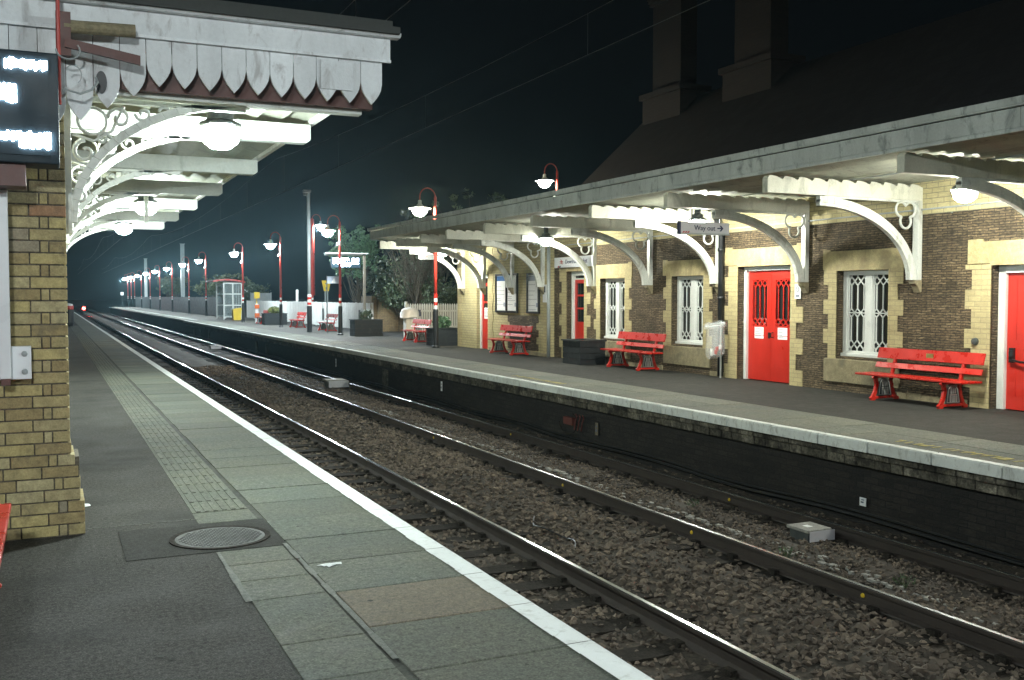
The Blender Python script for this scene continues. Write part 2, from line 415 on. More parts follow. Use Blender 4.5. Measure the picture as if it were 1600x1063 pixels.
# white line
m = MB()
for a0, L in ys:
    y0 = a0+sh+.004; y1 = y0+L-.008; n = 5; pr = None
    for i in range(n+1):
        y = y0+(y1-y0)*i/n; a = 2.195+random.uniform(-.005, .005)
        if pr: m.face([(pr[1], pr[0], .008), (2.332, pr[0], .008), (2.332, y, .008), (pr[1], y, .008)])
        pr = (y, a)
m.box(2.331, 2.334, -8, 119, -.07, .008)
struct(m.build('platform_edge_line', M['line']))
# far platform
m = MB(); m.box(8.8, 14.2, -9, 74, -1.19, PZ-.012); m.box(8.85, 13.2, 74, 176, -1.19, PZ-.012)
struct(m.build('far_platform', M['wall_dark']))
m = MB(); m.box(10.06, 13.2, -9, 176, PZ-.011, PZ)
struct(m.build('far_platform_surface', M['asphalt_far']))
m = MB(); m.box(10.0, 12.9, -9, 30.2, PZ+.002, PZ+.004); m.prism([(10.0, 30.2), (12.7, 30.2), (12.7, 31.5)], 'z', PZ+.002, PZ+.004)
struct(m.build('far_resurfacing', M['asphalt_dark']))
m = MB(); y = -9
while y < 176:
    L = .62*random.choice([1, 1, 1.5]); xm = 9.38+random.uniform(-.05, .05)
    m.box(8.73, xm-.004, y+.004, y+L-.004, PZ-.05, PZ+random.uniform(0, .004)); m.box(xm+.004, 10.05+random.uniform(-.01, .01), y+.004, y+L-.004, PZ-.05, PZ+random.uniform(0, .004)); y += L
struct(m.build('far_paving', M['slab']))
m = MB(); m.box(8.74, 10.04, -9, 176, PZ-.05, PZ-.008); struct(m.build('far_paving_bed', M['slab_gap']))
m = MB(); y = -9
while y < 74:
    L = random.uniform(.8, .95); q = random.uniform(-.006, .006)
    m.prism([(8.60+q, PZ-.13), (8.60+q, PZ-.02), (8.62+q, PZ), (8.725, PZ+.001), (8.725, PZ-.13)], 'y', y+.01, y+L-.008); y += L
while y < 176:
    m.box(8.70, 8.728, y, y+1.98, PZ-.1, PZ+.002); m.box(9.5, 9.58, y, y+1.98, PZ, PZ+.008); y += 2
struct(m.build('platform_nosing', M['nosing'], bevel=.006))
m = MB(); y = -9
while y < 74:
    L = random.uniform(.18, .3)
    m.box(8.67+random.uniform(-.008, .01), 8.82, y+.004, y+L-.004, PZ-.215, PZ-.138)
    m.box(8.71+random.uniform(-.01, .012), 8.82, y+.02, y+L+.01, PZ-.33, PZ-.222); y += L
struct(m.build('corbel_course', M['corbel'], bevel=.008))
m = MB()   # small piers and recesses on the platform face
for y in (27.5, 45, 47.5, 63, 67, 70): m.box(8.76, 8.82, y, y+.45, -1.1, -.45)
struct(m.build('face_repair', M['corbel']))
m = MB(); m.face([(14.2, -60, -.05), (140, -60, -.05), (140, 300, -.05), (14.2, 300, -.05)]); m.face([(13.2, 74, -.05), (14.2, 74, -.05), (14.2, 300, -.05), (13.2, 300, -.05)])
struct(m.build('car_park', M['car_ground']))
# worn lettering on the far platform edge: broken strokes
for i, (y0, y1) in enumerate([(17.0, 19.3), (7.0, 8.6)]):
    m = MB(); y = y0
    while y < y1:
        if random.random() < .85:
            a = random.uniform(-.04, .04); m.prism([(8.9, y), (9.06, y+a), (9.06, y+.035+a), (8.9, y+.035)], 'z', PZ+.005, PZ+.007)
            if random.random() < .6: m.box(8.9+random.choice([0, .07, .13]), 8.93+random.choice([0, .07, .13]), y, y+.1, PZ+.005, PZ+.0075)
        y += .13
    struct(m.build('platform_edge_marking', M['yellow_worn']))

m = MB()
for k in range(70):
    x = random.uniform(-1.6, .9) if k % 3 else random.uniform(.98, 2.1); y = 3+random.random()**1.5*14; r = random.uniform(.008, .02); z = .0035 if x < .94 else .0085
    m.face([(x+r*math.cos(a)*random.uniform(.7, 1.2), y+r*math.sin(a)*random.uniform(.7, 1.2), z) for a in np.linspace(0, 2*PI, 7, endpoint=False)])
o = m.build('gum_spots', M['slab_gap']); o['kind'] = 'stuff'; o['label'] = 'dark trodden spots scattered over the near platform paving'; o['category'] = 'stains'
# manhole
mh = thing('manhole_cover', 'round cast iron manhole cover with a ribbed pattern in a dark asphalt patch', 'manhole cover', (1.03, 7.0, .004))
m = MB(); m.lathe([(.30, 0), (.30, .006), (.335, .007), (.335, 0)], (1.03, 7.0, .004), 48); m.build('rim', M['sleeper'], mh)
m = MB(); m.lathe([(.0, .005), (.298, .005), (.298, 0)], (1.03, 7.0, .004), 48)
for i in range(-9, 10):
    for j in range(-9, 10):
        x = i*.031+(.015 if j % 2 else 0); y = j*.031
        if x*x+y*y < .275**2: m.box(1.03+x-.011, 1.03+x+.011, 7+y-.007, 7+y+.007, .0095, .0125)
m.build('plate', M['manhole'], mh)
m = MB(); pts = []
for k in range(14):
    t = 2*PI*k/14; r = .05*(1+.4*math.sin(3*t+.5))*(1.3 if abs(math.cos(t)) > .7 else .8); pts.append((1.53+r*math.cos(t), 5.98+r*math.sin(t)*.7))
c = (1.53, 5.98, .02)
for k in range(14): a, b_ = pts[k], pts[(k+1) % 14]; m.face([(a[0], a[1], .006+.006*(k % 2)), (b_[0], b_[1], .006+.006*((k+1) % 2)), c])
tag(m.build('litter', M['line']), 'scrap of crumpled white paper lying on the grey paving slabs', 'litter')
m = MB(); m.lathe([(.0, .012), (.03, .01), (.04, .0)], (.22, 8.55, 0), 12)
tag(m.build('litter', M['line']), 'small flat white scrap lying on the asphalt beside the brick pier', 'litter')

# ------------------------------------------------------------------ tracks
RT = -.90
def rail_prof(x, w=.035):
    return [(x-.07, RT-.159), (x+.07, RT-.159), (x+.065, RT-.145), (x+.012, RT-.125), (x+.012, RT-.045), (x+w, RT-.035), (x+w, RT-.008),
            (x+.026, RT-.0045), (x-.026, RT-.0045), (x-w, RT-.008), (x-w, RT-.035), (x-.012, RT-.045), (x-.012, RT-.125), (x-.065, RT-.145)]
for (xc, lab) in ((3.74, 'railway track nearest the camera, beside the near platform edge'), (7.25, 'railway track beside the far platform under the opposite canopy')):
    t_ = thing('railway_track', lab, 'railway track', (xc, 0, -1.06), 'two parallel railway tracks')
    for s in (-1, 1):
        x = xc+s*.752
        m = MB(); m.prism(rail_prof(x), 'y', -12, 330); rl = m.build('rail', M['railside'], t_)
        m = MB(); m.prism([(x-.027, RT-.0035), (x+.027, RT-.0035), (x+.02, RT), (x-.02, RT)], 'y', -12, 330); m.build('running_surface', M['railhead'], rl)
    def sleeper(m, y):
        m.prism([(xc-1.25, RT-.32), (xc+1.25, RT-.32), (xc+1.24, RT-.162), (xc-1.24, RT-.162)], 'y', y-.125, y+.125)
        for s in (-1, 1):
            for q in (-1, 1):
                x = xc+s*.752+q*.1; m.box(x-.03, x+.03, y-.05, y+.05, RT-.162, RT-.12)
    first = None
    for k in range(100):
        if first is None:
            m = MB(); sleeper(m, 1.2); first = m.build('sleeper', M['sleeper'], t_)
        else:
            c = first.copy(); C.objects.link(c); c.parent = t_; c.location = (0, k*.65, 0)
    m = MB()
    for k in range(100, 330): sleeper(m, 1.2+k*.65)
    o = m.build('sleeper', M['sleeper'], t_); o['kind'] = 'stuff'
# bed surface with gentle mounds
def bedz(x, y):
    z = -1.085
    z += .05*np.exp(-((x-5.5)/.45)**2) + .022*np.exp(-((x-7.25)/.6)**4) + .02*np.sin(x*7+y*1.3)*.4 + .015*np.sin(y*2.1+x*3)
    return z
xs = np.linspace(2.2, 8.9, 68); yy = np.concatenate([np.linspace(-9, 30, 300), np.linspace(30.5, 330, 200)])
X, Y = np.meshgrid(xs, yy); Z = bedz(X, Y)+rng.normal(0, .006, X.shape)
m = MB(); m.v = list(map(tuple, np.stack([X.ravel(), Y.ravel(), Z.ravel()], 1).tolist())); nx = len(xs)
m.f = [[j*nx+i, j*nx+i+1, (j+1)*nx+i+1, (j+1)*nx+i] for j in range(len(yy)-1) for i in range(nx-1)]
struct(m.build('trackbed', M['bed'], smooth=True))
# loose stones
def stones(n, x0, x1, y0, y1, s0, s1, dz=0., keep=None):
    px = rng.uniform(x0, x1, n); py = y0+(y1-y0)*rng.uniform(0, 1, n)**1.35; s = rng.uniform(s0, s1, n)
    ok = np.ones(n, bool)
    for r_ in (2.988, 4.492, 6.498, 8.002): ok &= np.abs(px-r_) > .085
    if keep is not None: ok &= keep(px, py)
    px, py, s = px[ok], py[ok], s[ok]; n = len(px)
    base = np.array([[1, 0, 0], [-1, 0, 0], [0, 1, 0], [0, -1, 0], [0, 0, 1], [0, 0, -1], [.62, .62, .5], [-.62, -.55, .5]], float)
    F = np.array([[0, 6, 4], [6, 2, 4], [0, 2, 6], [2, 1, 4], [1, 7, 4], [7, 3, 4], [1, 3, 7], [3, 0, 4], [2, 0, 5], [1, 2, 5], [3, 1, 5], [0, 3, 5]])
    V = base[None]*rng.uniform(.6, 1.25, (n, 8, 1))+rng.normal(0, .12, (n, 8, 3))
    V[:, :, 2] *= .72
    th = rng.uniform(0, 2*PI, n); c, s_ = np.cos(th)[:, None], np.sin(th)[:, None]
    ph = rng.normal(0, .5, n); cp, sp = np.cos(ph)[:, None], np.sin(ph)[:, None]
    x, y, z = V[..., 0], V[..., 1], V[..., 2]
    y, z = y*cp-z*sp, y*sp+z*cp
    x, y = x*c-y*s_, x*s_+y*c
    P = np.stack([x, y, z], -1)*s[:, None, None]
    P[..., 0] += px[:, None]; P[..., 1] += py[:, None]; P[..., 2] += (bedz(px, py)+dz+rng.uniform(-.01, .02, n))[:, None]
    FF = (F[None]+(np.arange(n)*8)[:, None, None]).reshape(-1, 3)
    return P.reshape(-1, 3), FF
allP = []; allF = []; off = 0
slp = lambda a, b: (np.abs(((b-1.2+.325) % .65)-.325) > .14)
for args in [(6500, 4.58, 6.42, 2.5, 16, .018, .042, .008), (7500, 4.58, 6.42, 14, 40, .025, .048, .01), (5200, 2.38, 4.42, 3.0, 14, .018, .042, .008, slp), (1200, 2.38, 4.42, 3.0, 14, .012, .03, .012), (4500, 2.38, 4.42, 14, 40, .02, .045, .01, slp),
             (9500, 6.56, 7.94, 4, 26, .01, .028, .012), (4500, 6.56, 7.94, 20, 45, .015, .03, .015), (1500, 8.08, 8.78, 4, 25, .012, .032, 0), (900, 8.08, 8.78, 25, 45, .015, .035, 0)]:
    P, F = stones(*args); allP.append(P); allF.append(F+off); off += len(P)
P = np.concatenate(allP); F = np.concatenate(allF)
me = bpy.data.meshes.new('ballast'); me.from_pydata(P.tolist(), [], F.tolist()); me.update(); me.materials.append(M['stone'])
o = bpy.data.objects.new('ballast', me); C.objects.link(o); tag(o, 'loose brown grey ballast stones lying between and beside the rails', 'ballast', kind='stuff')
P, F = stones(260, 4.6, 6.4, 3, 20, .045, .07, .01)
me = bpy.data.meshes.new('ballast'); me.from_pydata(P.tolist(), [], F.tolist()); me.update(); me.materials.append(M['stone'])
o = bpy.data.objects.new('ballast', me); C.objects.link(o); tag(o, 'larger loose stones scattered in the gap between the two tracks', 'ballast', kind='stuff')
m = MB()
for (xb, zb, rr) in ((8.72, -.98, .018), (8.74, -.93, .012)): m.tube([(xb+.012*math.sin(y*2.1), y, zb+.022*math.sin(y*1.3+xb)) for y in np.linspace(2, 72, 160)], rr, 6)
tag(m.build('trackside_cable', M['black']), 'black cables running along the foot of the far platform wall', 'cable')
m = MB(); m.tube([(5.0+.02*i+.1*math.sin(i*.5), 9.2+i*.12, -1.01+.02*math.sin(i)) for i in range(14)], .008, 5)
tag(m.build('track_wire', M['black']), 'thin black wire lying on the stones between the tracks', 'cable')
# pale cable/gravel streak between the rails of the far track
m = MB()
for i in range(420):
    y = 4+i*.09+random.uniform(-.03, .03); x = 7.1+.05*math.sin(y*.9)+random.gauss(0, .045); s = random.uniform(.012, .035)
    m.box(x-s, x+s, y-s*1.6, y+s*1.6, -1.08, -1.052+random.uniform(0, .015))
o = m.build('chippings', M['concrete']); tag(o, 'pale line of broken concrete chippings between the far track rails', 'chippings', kind='stuff')

def trackbox(x, y, z, s, lab):
    t_ = thing('track_box', lab, 'track equipment', (x, y, z), 'grey boxes between the rails')
    m = MB(); m.box(x-.14*s, x+.2*s, y-.17*s, y+.17*s, z, z+.15*s); m.build('housing', M['dark_steel'], t_, bevel=.006)
    m = MB(); m.box(x-.17*s, x+.22*s, y-.2*s, y+.2*s, z+.15*s, z+.19*s); m.build('lid', M['concrete'], t_, bevel=.006)
    m = MB(); m.box(x-.04*s, x+.04*s, y-.05*s, y+.05*s, z+.191*s, z+.194*s); m.build('plate', M['line'], t_)
    m = MB(); m.box(x-.14*s, x+.26*s, y-.21*s, y-.202*s, z+.04*s, z+.17*s); m.build('side_plate', M['sign_grey'], t_)
trackbox(7.66, 8.65, -1.08, .88, 'grey box with a pale lid between the rails of the far track, nearest the camera')
trackbox(7.6, 29.1, -1.08, 1.5, 'smaller looking pale box between the far track rails, far along the ballast')
trackbox(7.6, 53, -1.08, 1.3, 'most distant pale box between the far track rails, tiny in the picture')
for i, (x, y) in enumerate([(6.498, 12.3), (6.498, 9.2), (6.498, 6.6), (6.498, 17.5), (8.002, 10.5), (8.002, 17.3)]):
    m = MB(); m.lathe([(0, .012), (.018, .01), (.022, 0)], (0, 0, 0), 10)
    for k, v in enumerate(m.v): m.v[k] = (x-.014-v[2], y+v[0], RT-.085+v[1])
    labs = ['on the middle rail, third from the near end', 'on the middle rail, second from the near end', 'on the middle rail, nearest the camera', 'on the middle rail, farthest of the row', 'on the farthest rail beside the grey track box', 'on the farthest rail opposite the red cable box']
    tag(m.build('rail_marker', M['yellow']), 'small yellow marker '+labs[i], 'rail marker', 'yellow markers on the rail web')

def leaves(m, n, c, r, size, flat=1.):
    c = np.array(c); d = rng.normal(0, 1, (n, 3)); d /= np.linalg.norm(d, axis=1)[:, None]
    p = c+d*(np.array(r)*(rng.uniform(.35, 1.05, n)**.5)[:, None])
    for q in p:
        a = rng.normal(0, 1, 3); a /= np.linalg.norm(a); b = np.cross(a, rng.normal(0, 1, 3)); b /= np.linalg.norm(b)
        s = size*rng.uniform(.6, 1.3); a = a*s; b = b*s*.55
        m.face([q-a, q+b, q+a, q-b])
def weed(x, y, z, s, lab):
    m = MB()
    for k in range(5):
        t = k*1.3; m.tube([(x, y, z), (x+.04*s*math.cos(t), y+.04*s*math.sin(t), z+.08*s), (x+.09*s*math.cos(t), y+.09*s*math.sin(t), z+.12*s)], .003)
    leaves(m, random.randint(30, 80), (x, y, z+.07*s), (.13*s, .09*s, .06*s), .018*s)
    tag(m.build('weed', M['weed']), lab, 'weed', 'weeds growing in the track')
weed(2.62, 8.6, -1.07, 1.2, 'green weed growing below the near platform edge'); weed(6.9, 8.1, -1.07, 1., 'green weed by the middle rail, in front of the grey track box')
weed(7.5, 10.6, -1.07, .9, 'small weed by the far rail, just beyond the grey track box'); weed(7.2, 6.8, -1.07, 1., 'green weed between the far track rails nearest the picture edge')

# things on the far platform face
t_ = thing('cable_box', 'red junction box with looping red and pale cables on the platform face', 'junction box', (8.78, 16.4, -.95))
m = MB(); m.box(8.70, 8.78, 16.15, 16.5, -.72, -.58); m.build('housing', M['dull_red'], t_, bevel=.006)
for k in range(3):
    y = 15.98-k*.13
    m = MB(); m.tube([(8.72, y+.06, -.5), (8.70, y-.02, -.53), (8.68, y, -.62), (8.69, y+.06, -.78)], .014, 6); m.build('cable', M['dull_red'], t_)
m = MB(); m.tube([(8.72, 16.05+.35*math.cos(a)+.3, -.68+.22*math.sin(a)) for a in np.linspace(2.2, 6.2, 14)], .01, 6); m.build('cable', M['sleeper'], t_)
for i, (y, z, hh, lab) in enumerate([(15.35, -.78, .2, 'small pale sign with dark marks right of the red cable box'), (8.95, -.82, .08, 'small white square plate on the dark platform face nearest the camera'),
                                (23.1, -.66, .22, 'narrow pale plate on the platform face, left of the red cable box'), (33.2, -.7, .25, 'narrow pale plate farthest along the dark platform face')]):
    t_ = thing('platform_plate', lab, 'small sign', (8.78, y, z), 'small plates fixed to the platform face')
    m = MB(); m.box(8.765, 8.775, y-.05, y+.05, z-.02, z+hh); m.build('plate', M['sign_white'] if i else M['slab_yellow'], t_)
    m = MB(); m.box(8.762, 8.765, y-.025, y+.02, z+hh*.62, z+hh*.75); m.box(8.762, 8.765, y-.015, y+.03, z+hh*.2, z+hh*.42); m.build('marking', M['ink'], t_)

# ------------------------------------------------------------------ station building on the right
WX = 12.78; BX = 12.6
sb = thing('station_building', 'long brown stone station building with yellow quoins, red doors and white bracketed canopy', 'station building', (13, 18, PZ))
wins = [(12.53, 13.75), (17.76, 18.98), (21.0, 22.2)]
doors = [(9.15, 10.52, 2.13), (14.97, 16.58, 2.27), (23.05, 24.05, 2.34)]
def wall_open(m, x0, x1, ya, yb, z0, z1, ops):
    """wall slab along Y with openings (y0,y1,z0,z1)"""
    y = ya
    for (a, b_, c_, d_) in sorted(ops):
        m.box(x0, x1, y, a, z0, z1)
        if c_ > z0: m.box(x0, x1, a, b_, z0, c_)
        m.box(x0, x1, a, b_, d_, z1); y = b_
    m.box(x0, x1, y, yb, z0, z1)
m = MB(); ops = [(a, b_, .6, 2.12) for a, b_ in wins]+[(a, b_, PZ, z) for a, b_, z in doors]
wall_open(m, WX, WX+.4, -5, 24.78, PZ-.05, 2.98, ops); m.box(19.6, 20, -5, 24.5, PZ, 3.7)
m.prism([(WX+.401, PZ), (20, PZ), (20, 3.65), (16.4, 7.05), (WX+.401, 4.1)], 'y', 24.5, 25.)
m.build('wall', M['carr'], sb)
m = MB(); m.box(WX-.006, WX+.4, -5, 24.78, 2.98, 3.72); m.build('brick_band', M['brick_y'], sb)
# black sheets standing in for the unlit rooms behind the openings
m = MB(); m.box(WX+.34, WX+.38, -4.9, 24.7, 0, 2.9); m.build('dark_room_backing', M['black'], sb)
m = MB(); wall_open(m, BX, BX+.4, 24.78, 31.6, PZ-.05, 3.72, [(29.05, 29.95, PZ, 2.36)]); m.box(BX+.401, 18, 31.3, 31.6, PZ, 3.72); m.build('bay_wall', M['brick_y'], sb)
m = MB(); m.box(BX+.34, BX+.38, 28.9, 30.1, 0, 2.9); m.build('dark_room_backing', M['black'], sb)
# rough carrstone panel in the bay
m = MB(); m.box(BX-.012, BX, 25.55, 27.35, .1, 1.1)
for k in range(5):
    z = .1+k*.2
    if k % 2 == 0: m.box(BX-.012, BX, 25.4, 25.55, z, z+.2); m.box(BX-.012, BX, 27.35, 27.5, z, z+.2)
m.build('stone_panel', M['carr'], sb)
def plinth(y0, y1, x): 
    m = MB(); y = y0
    while y < y1-.05:
        L = min(random.uniform(.3, .6), y1-y); m.box(x-.03+random.uniform(0, .01), x, y+.004, y+L-.004, PZ-.02, PZ+.1+random.uniform(-.01, .02)); y += L
    m.build('plinth', M['stone_sill'], sb, bevel=.006)
plinth(24.8, 28.9, BX); plinth(10.9, 12.3, WX); plinth(19.3, 20.8, WX); plinth(17, 17.5, WX)
def quoins(m, y, side, z0, z1, x, wa=.3, wb=.44, h=.245, flip=0):
    """stack of alternating blocks from y outwards in direction side"""
    z = z0; k = flip
    while z < z1-.02:
        hh = min(h, z1-z); wdt = wb if k % 2 else wa
        a, b_ = (y, y+side*wdt) if side > 0 else (y+side*wdt, y)
        m.box(x-.014-.002*random.random(), x+.02, a, b_, z+.002, z+hh-.002); z += hh; k += 1
for i, (a, b_) in enumerate(wins):
    for e, q in ((b_, 1), (a, -1)): m = MB(); quoins(m, e, q, .55, 2.14, WX, .2, .32, .265, i); m.build('window_surround', M['quoin_joint'], sb)
    m = MB(); n = 11; ym = (a+b_)/2
    for k in range(n):
        t0 = (k/n-.5)*2; t1 = ((k+1)/n-.5)*2; W = (b_-a)/2
        m.prism([(ym+t0*W*1.0+.001, 2.12), (ym+t1*W*1.0-.001, 2.12), (ym+t1*W*1.28-.001, 2.47), (ym+t0*W*1.28+.001, 2.47)], 'x', WX-.02, WX+.12)
    for q, e in ((1, b_), (-1, a)): m.prism([(e+q*.003, 2.14), (e+q*.34, 2.14), (e+q*.34, 2.50), (e+q*(W*.28+.003), 2.50)], 'x', WX-.019, WX+.02)
    m.build('lintel', M['quoin'], sb)
    m = MB(); m.prism([(WX-.03, .54), (WX+.15, .61), (WX+.15, .5), (WX+.01, .14), (WX-.03, .14)], 'y', a-.27, b_+.28)
    m.build('sill', M['stone_sill'], sb)
    # casement window
    fx = WX+.15
    wn = thing_part = MB()
    for (y0, y1, z0, z1) in [(a, a+.09, .6, 2.12), (b_-.09, b_, .6, 2.12), (a+.09, b_-.09, 2.04, 2.12), (a+.09, b_-.09, .6, .7), (ym-.075, ym+.075, .7, 2.04)]:
        wn.box(fx, fx+.1, y0, y1, z0, z1)
    wn.box(fx-.05, fx+.02, a, b_, .6, .655)
    wo = wn.build('window', M['white_clean'], sb, bevel=.006)
    g = MB(); g.box(fx+.06, fx+.065, a+.09, b_-.09, .7, 2.04); g.build('pane', M['glass'], wo)
    lt = MB()
    def bar(y0, z0, y1, z1, xx=fx+.035, wd=.017):
        d = math.hypot(y1-y0, z1-z0); ny, nz = -(z1-z0)/d*wd/2, (y1-y0)/d*wd/2
        lt.prism([(y0+ny, z0+nz), (y1+ny, z1+nz), (y1-ny, z1-nz), (y0-ny, z0-nz)], 'x', xx+random.uniform(-.002, .002), xx+.018)
    def lattice(y0, y1, z0, z1, nb, bands, h=.15, **kw):
        sp = (y1-y0)/nb
        zs = []
        cuts = []
        for zb in bands: cuts.append((zb, zb+h))
        for k in range(nb):
            yc = y0+sp*(k+.5); z = z0
            for (c0, c1) in cuts:
                if c0 > z+.01: bar(yc, z, yc, c0, **kw)
                zm = (c0+c1)/2
                for s in (-1, 1): bar(yc, c0, yc+s*sp/2, zm, **kw); bar(yc+s*sp/2, zm, yc, c1, **kw)
                z = c1
            if z1 > z+.01: bar(yc, z, yc, z1, **kw)
    for (y0, y1) in ((a+.09, ym-.075), (ym+.075, b_-.09)):
        lattice(y0, y1, .7, 2.04, 3, [.74, 1.30, 1.86])
        lt.box(fx+.03, fx+.05, y0, y1, 1.365, 1.385)
        for (q0, q1) in ((y0, y0+.03), (y1-.03, y1)): lt.box(fx+.02, fx+.055, q0, q1, .7, 2.04)
    lt.build('glazing_bars', M['white_clean'], wo)
# doors
def door_surround(a, b_, zt, x, wa=.26, wb=.42, flip=0, far=True, near=True):
    m = MB(); quoins(m, b_, 1, PZ, zt+.02, x, wa, wb, .3, flip); m.build('door_surround', M['quoin_joint'], sb)
    m = MB(); quoins(m, a, -1, PZ, zt+.02, x, wa*.55, wb*.85, .3, flip); m.build('door_surround', M['quoin_joint'], sb)
    m = MB(); n = 13; ym = (a+b_)/2; W = (b_-a)/2
    for k in range(n):
        t0 = (k/n-.5)*2; t1 = ((k+1)/n-.5)*2
        m.prism([(ym+t0*W+.001, zt), (ym+t1*W-.001, zt), (ym+t1*W*1.22-.001, zt+.36), (ym+t0*W*1.22+.001, zt+.36)], 'x', x-.02, x+.14)
    for q, e, wd in ((1, b_, .42), (-1, a, .36)): m.prism([(e+q*.003, zt+.03), (e+q*wd, zt+.03), (e+q*wd, zt+.4), (e+q*(W*.22+.003), zt+.4)], 'x', x-.019, x+.02)
    m.build('lintel', M['quoin'], sb)
def frame(a, b_, zt, x, w=.1):
    m = MB(); m.box(x, x+.12, b_-w, b_, PZ, zt); m.box(x, x+.12, a, a+w, PZ, zt); m.box(x, x+.12, a+w, b_-w, zt-w*.9, zt)
    m.box(x-.02, x, b_-w, b_-w+.03, PZ, zt-.02); m.box(x-.02, x, a+w, b_-w, zt-w*.9, zt-w*.9+.03)
    return m.build('door_frame', M['white_clean'], sb, bevel=.008)
def notice(parent, x, y0, y1, z0, z1, name='notice', head=None, mat=None, steps=(.02, .028, .045)):
    m = MB(); m.box(x-.004, x, y0, y1, z0, z1); n = m.build(name, mat or M['paper'], parent)
    m = MB(); z = z1-.03; 
    while z > z0+.03:
        L = (y1-y0)*random.uniform(.4, .85); m.box(x-.006, x-.0042, y1-.02-L, y1-.02, z-.008, z); z -= random.choice(steps)
    m.build('print', M['ink'], n); return n
# door at the picture edge: plain red with lever handle
a, b_, zt = doors[0]; door_surround(a, b_, zt, WX, .34, .46, 0); frame(a, b_, zt, WX+.15, .13)
m = MB(); m.box(WX+.2, WX+.25, a+.13, b_-.13, PZ+.01, zt-.12)
for (z0, z1) in ((.18, .9), (1.02, 1.95)): m.box(WX+.192, WX+.2, b_-.29, b_-.28, z0, z1); m.box(WX+.192, WX+.2, a+.28, b_-.29, z1-.01, z1)
d = m.build('door', M['red_door'], sb)
m = MB(); m.lathe([(.04, -.045), (.04, .045)], (WX+.16, b_-.24, .82), 14); m.box(WX+.15, WX+.2, b_-.28, b_-.2, .68, .9); m.tube([(WX+.15, b_-.24, .72), (WX+.13, b_-.4, .70), (WX+.14, b_-.9, .69)], .018); m.build('handle', M['black'], d)
# double lattice door
a, b_, zt = doors[1]; door_surround(a, b_, zt, WX, .3, .42, 1); frame(a, b_, zt, WX+.15, .1)
ym = (a+b_)/2
for (y0, y1, nm) in ((ym+.003, b_-.1, 0), (a+.1, ym-.003, 1)):
    dx = WX+.2; m = MB(); g0, g1, gz0, gz1 = y0+.13, y1-.13, 1.08, 2.0
    m.box(dx, dx+.05, y0, g0, PZ+.01, zt-.09); m.box(dx, dx+.05, g1, y1, PZ+.01, zt-.09); m.box(dx, dx+.05, g0, g1, PZ+.01, gz0); m.box(dx, dx+.05, g0, g1, gz1, zt-.09)
    m.box(dx-.006, dx, y0+.02, y1-.02, .26, .275); m.box(dx-.006, dx, y0+.06, y1-.06, .88, .89)
    d = m.build('door', M['red_door'], sb)
    g = MB(); g.box(dx+.03, dx+.034, g0, g1, gz0, gz1); g.build('pane', M['glass'], d)
    lt = MB(); fx = dx
    def bar(y0_, z0, y1_, z1, wd=.024):
        dd = math.hypot(y1_-y0_, z1-z0); ny, nz = -(z1-z0)/dd*wd/2, (y1_-y0_)/dd*wd/2
        lt.prism([(y0_+ny, z0+nz), (y1_+ny, z1+nz), (y1_-ny, z1-nz), (y0_-ny, z0-nz)], 'x', dx-.002+random.uniform(0, .003), dx+.024)
    sp = (g1-g0)/3
    for k in range(3):
        yc = g0+sp*(k+.5)
        bar(yc, gz0+.15, yc, gz1-.15)
        for (c0, c1) in ((gz0-.0, gz0+.15), (gz1-.15, gz1)):
            zm = (c0+c1)/2
            for s in (-1, 1): bar(yc, c0, yc+s*sp/2, zm); bar(yc+s*sp/2, zm, yc, c1)
    lt.box(dx-.004, dx+.02, g0, g1, gz0-.015, gz0+.008); lt.box(dx-.004, dx+.02, g0, g1, gz1-.008, gz1+.015)
    lt.build('lattice', M['red'], d)
    notice(d, dx-.001, (y0+y1)/2-.13, (y0+y1)/2+.15, .82, 1.05)
    if nm: 
        m = MB(); m.tube([(dx-.0, y1-.06, .85), (dx-.06, y1-.06, .86), (dx-.06, y1-.06, .94), (dx, y1-.06, .95)], .012); m.build('handle', M['black'], d)
    else:
        m = MB(); m.box(dx-.02, dx, y0+.02, y0+.07, .83, .95); m.build('lock', M['black'], d)
# glazed door beside the bay
a, b_, zt = doors[2]; door_surround(a, b_, zt, WX, .26, .4, 0); frame(a, b_, zt, WX+.15, .12)
dx = WX+.2
m = MB(); m.box(dx+.01, dx+.05, a+.12, b_-.12, 2.12, 2.16); m.build('transom', M['white_clean'], sb)
m = MB(); m.box(dx+.02, dx+.025, a+.12, b_-.12, 2.16, zt-.1); m.build('fanlight', M['glass'], sb)
m = MB(); y0, y1 = a+.12, b_-.12
m.box(dx, dx+.05, y0, y0+.1, PZ+.01, 2.12); m.box(dx, dx+.05, y1-.1, y1, PZ+.01, 2.12)
for (z0, z1) in ((PZ+.01, .98), (1.32, 1.37), (1.67, 1.72), (2.02, 2.12)): m.box(dx, dx+.05, y0+.1, y1-.1, z0, z1)
d = m.build('door', M['red_door'], sb)
m = MB(); m.box(dx+.02, dx+.025, y0+.1, y1-.1, .98, 2.02); m.build('pane', M['glass'], d)
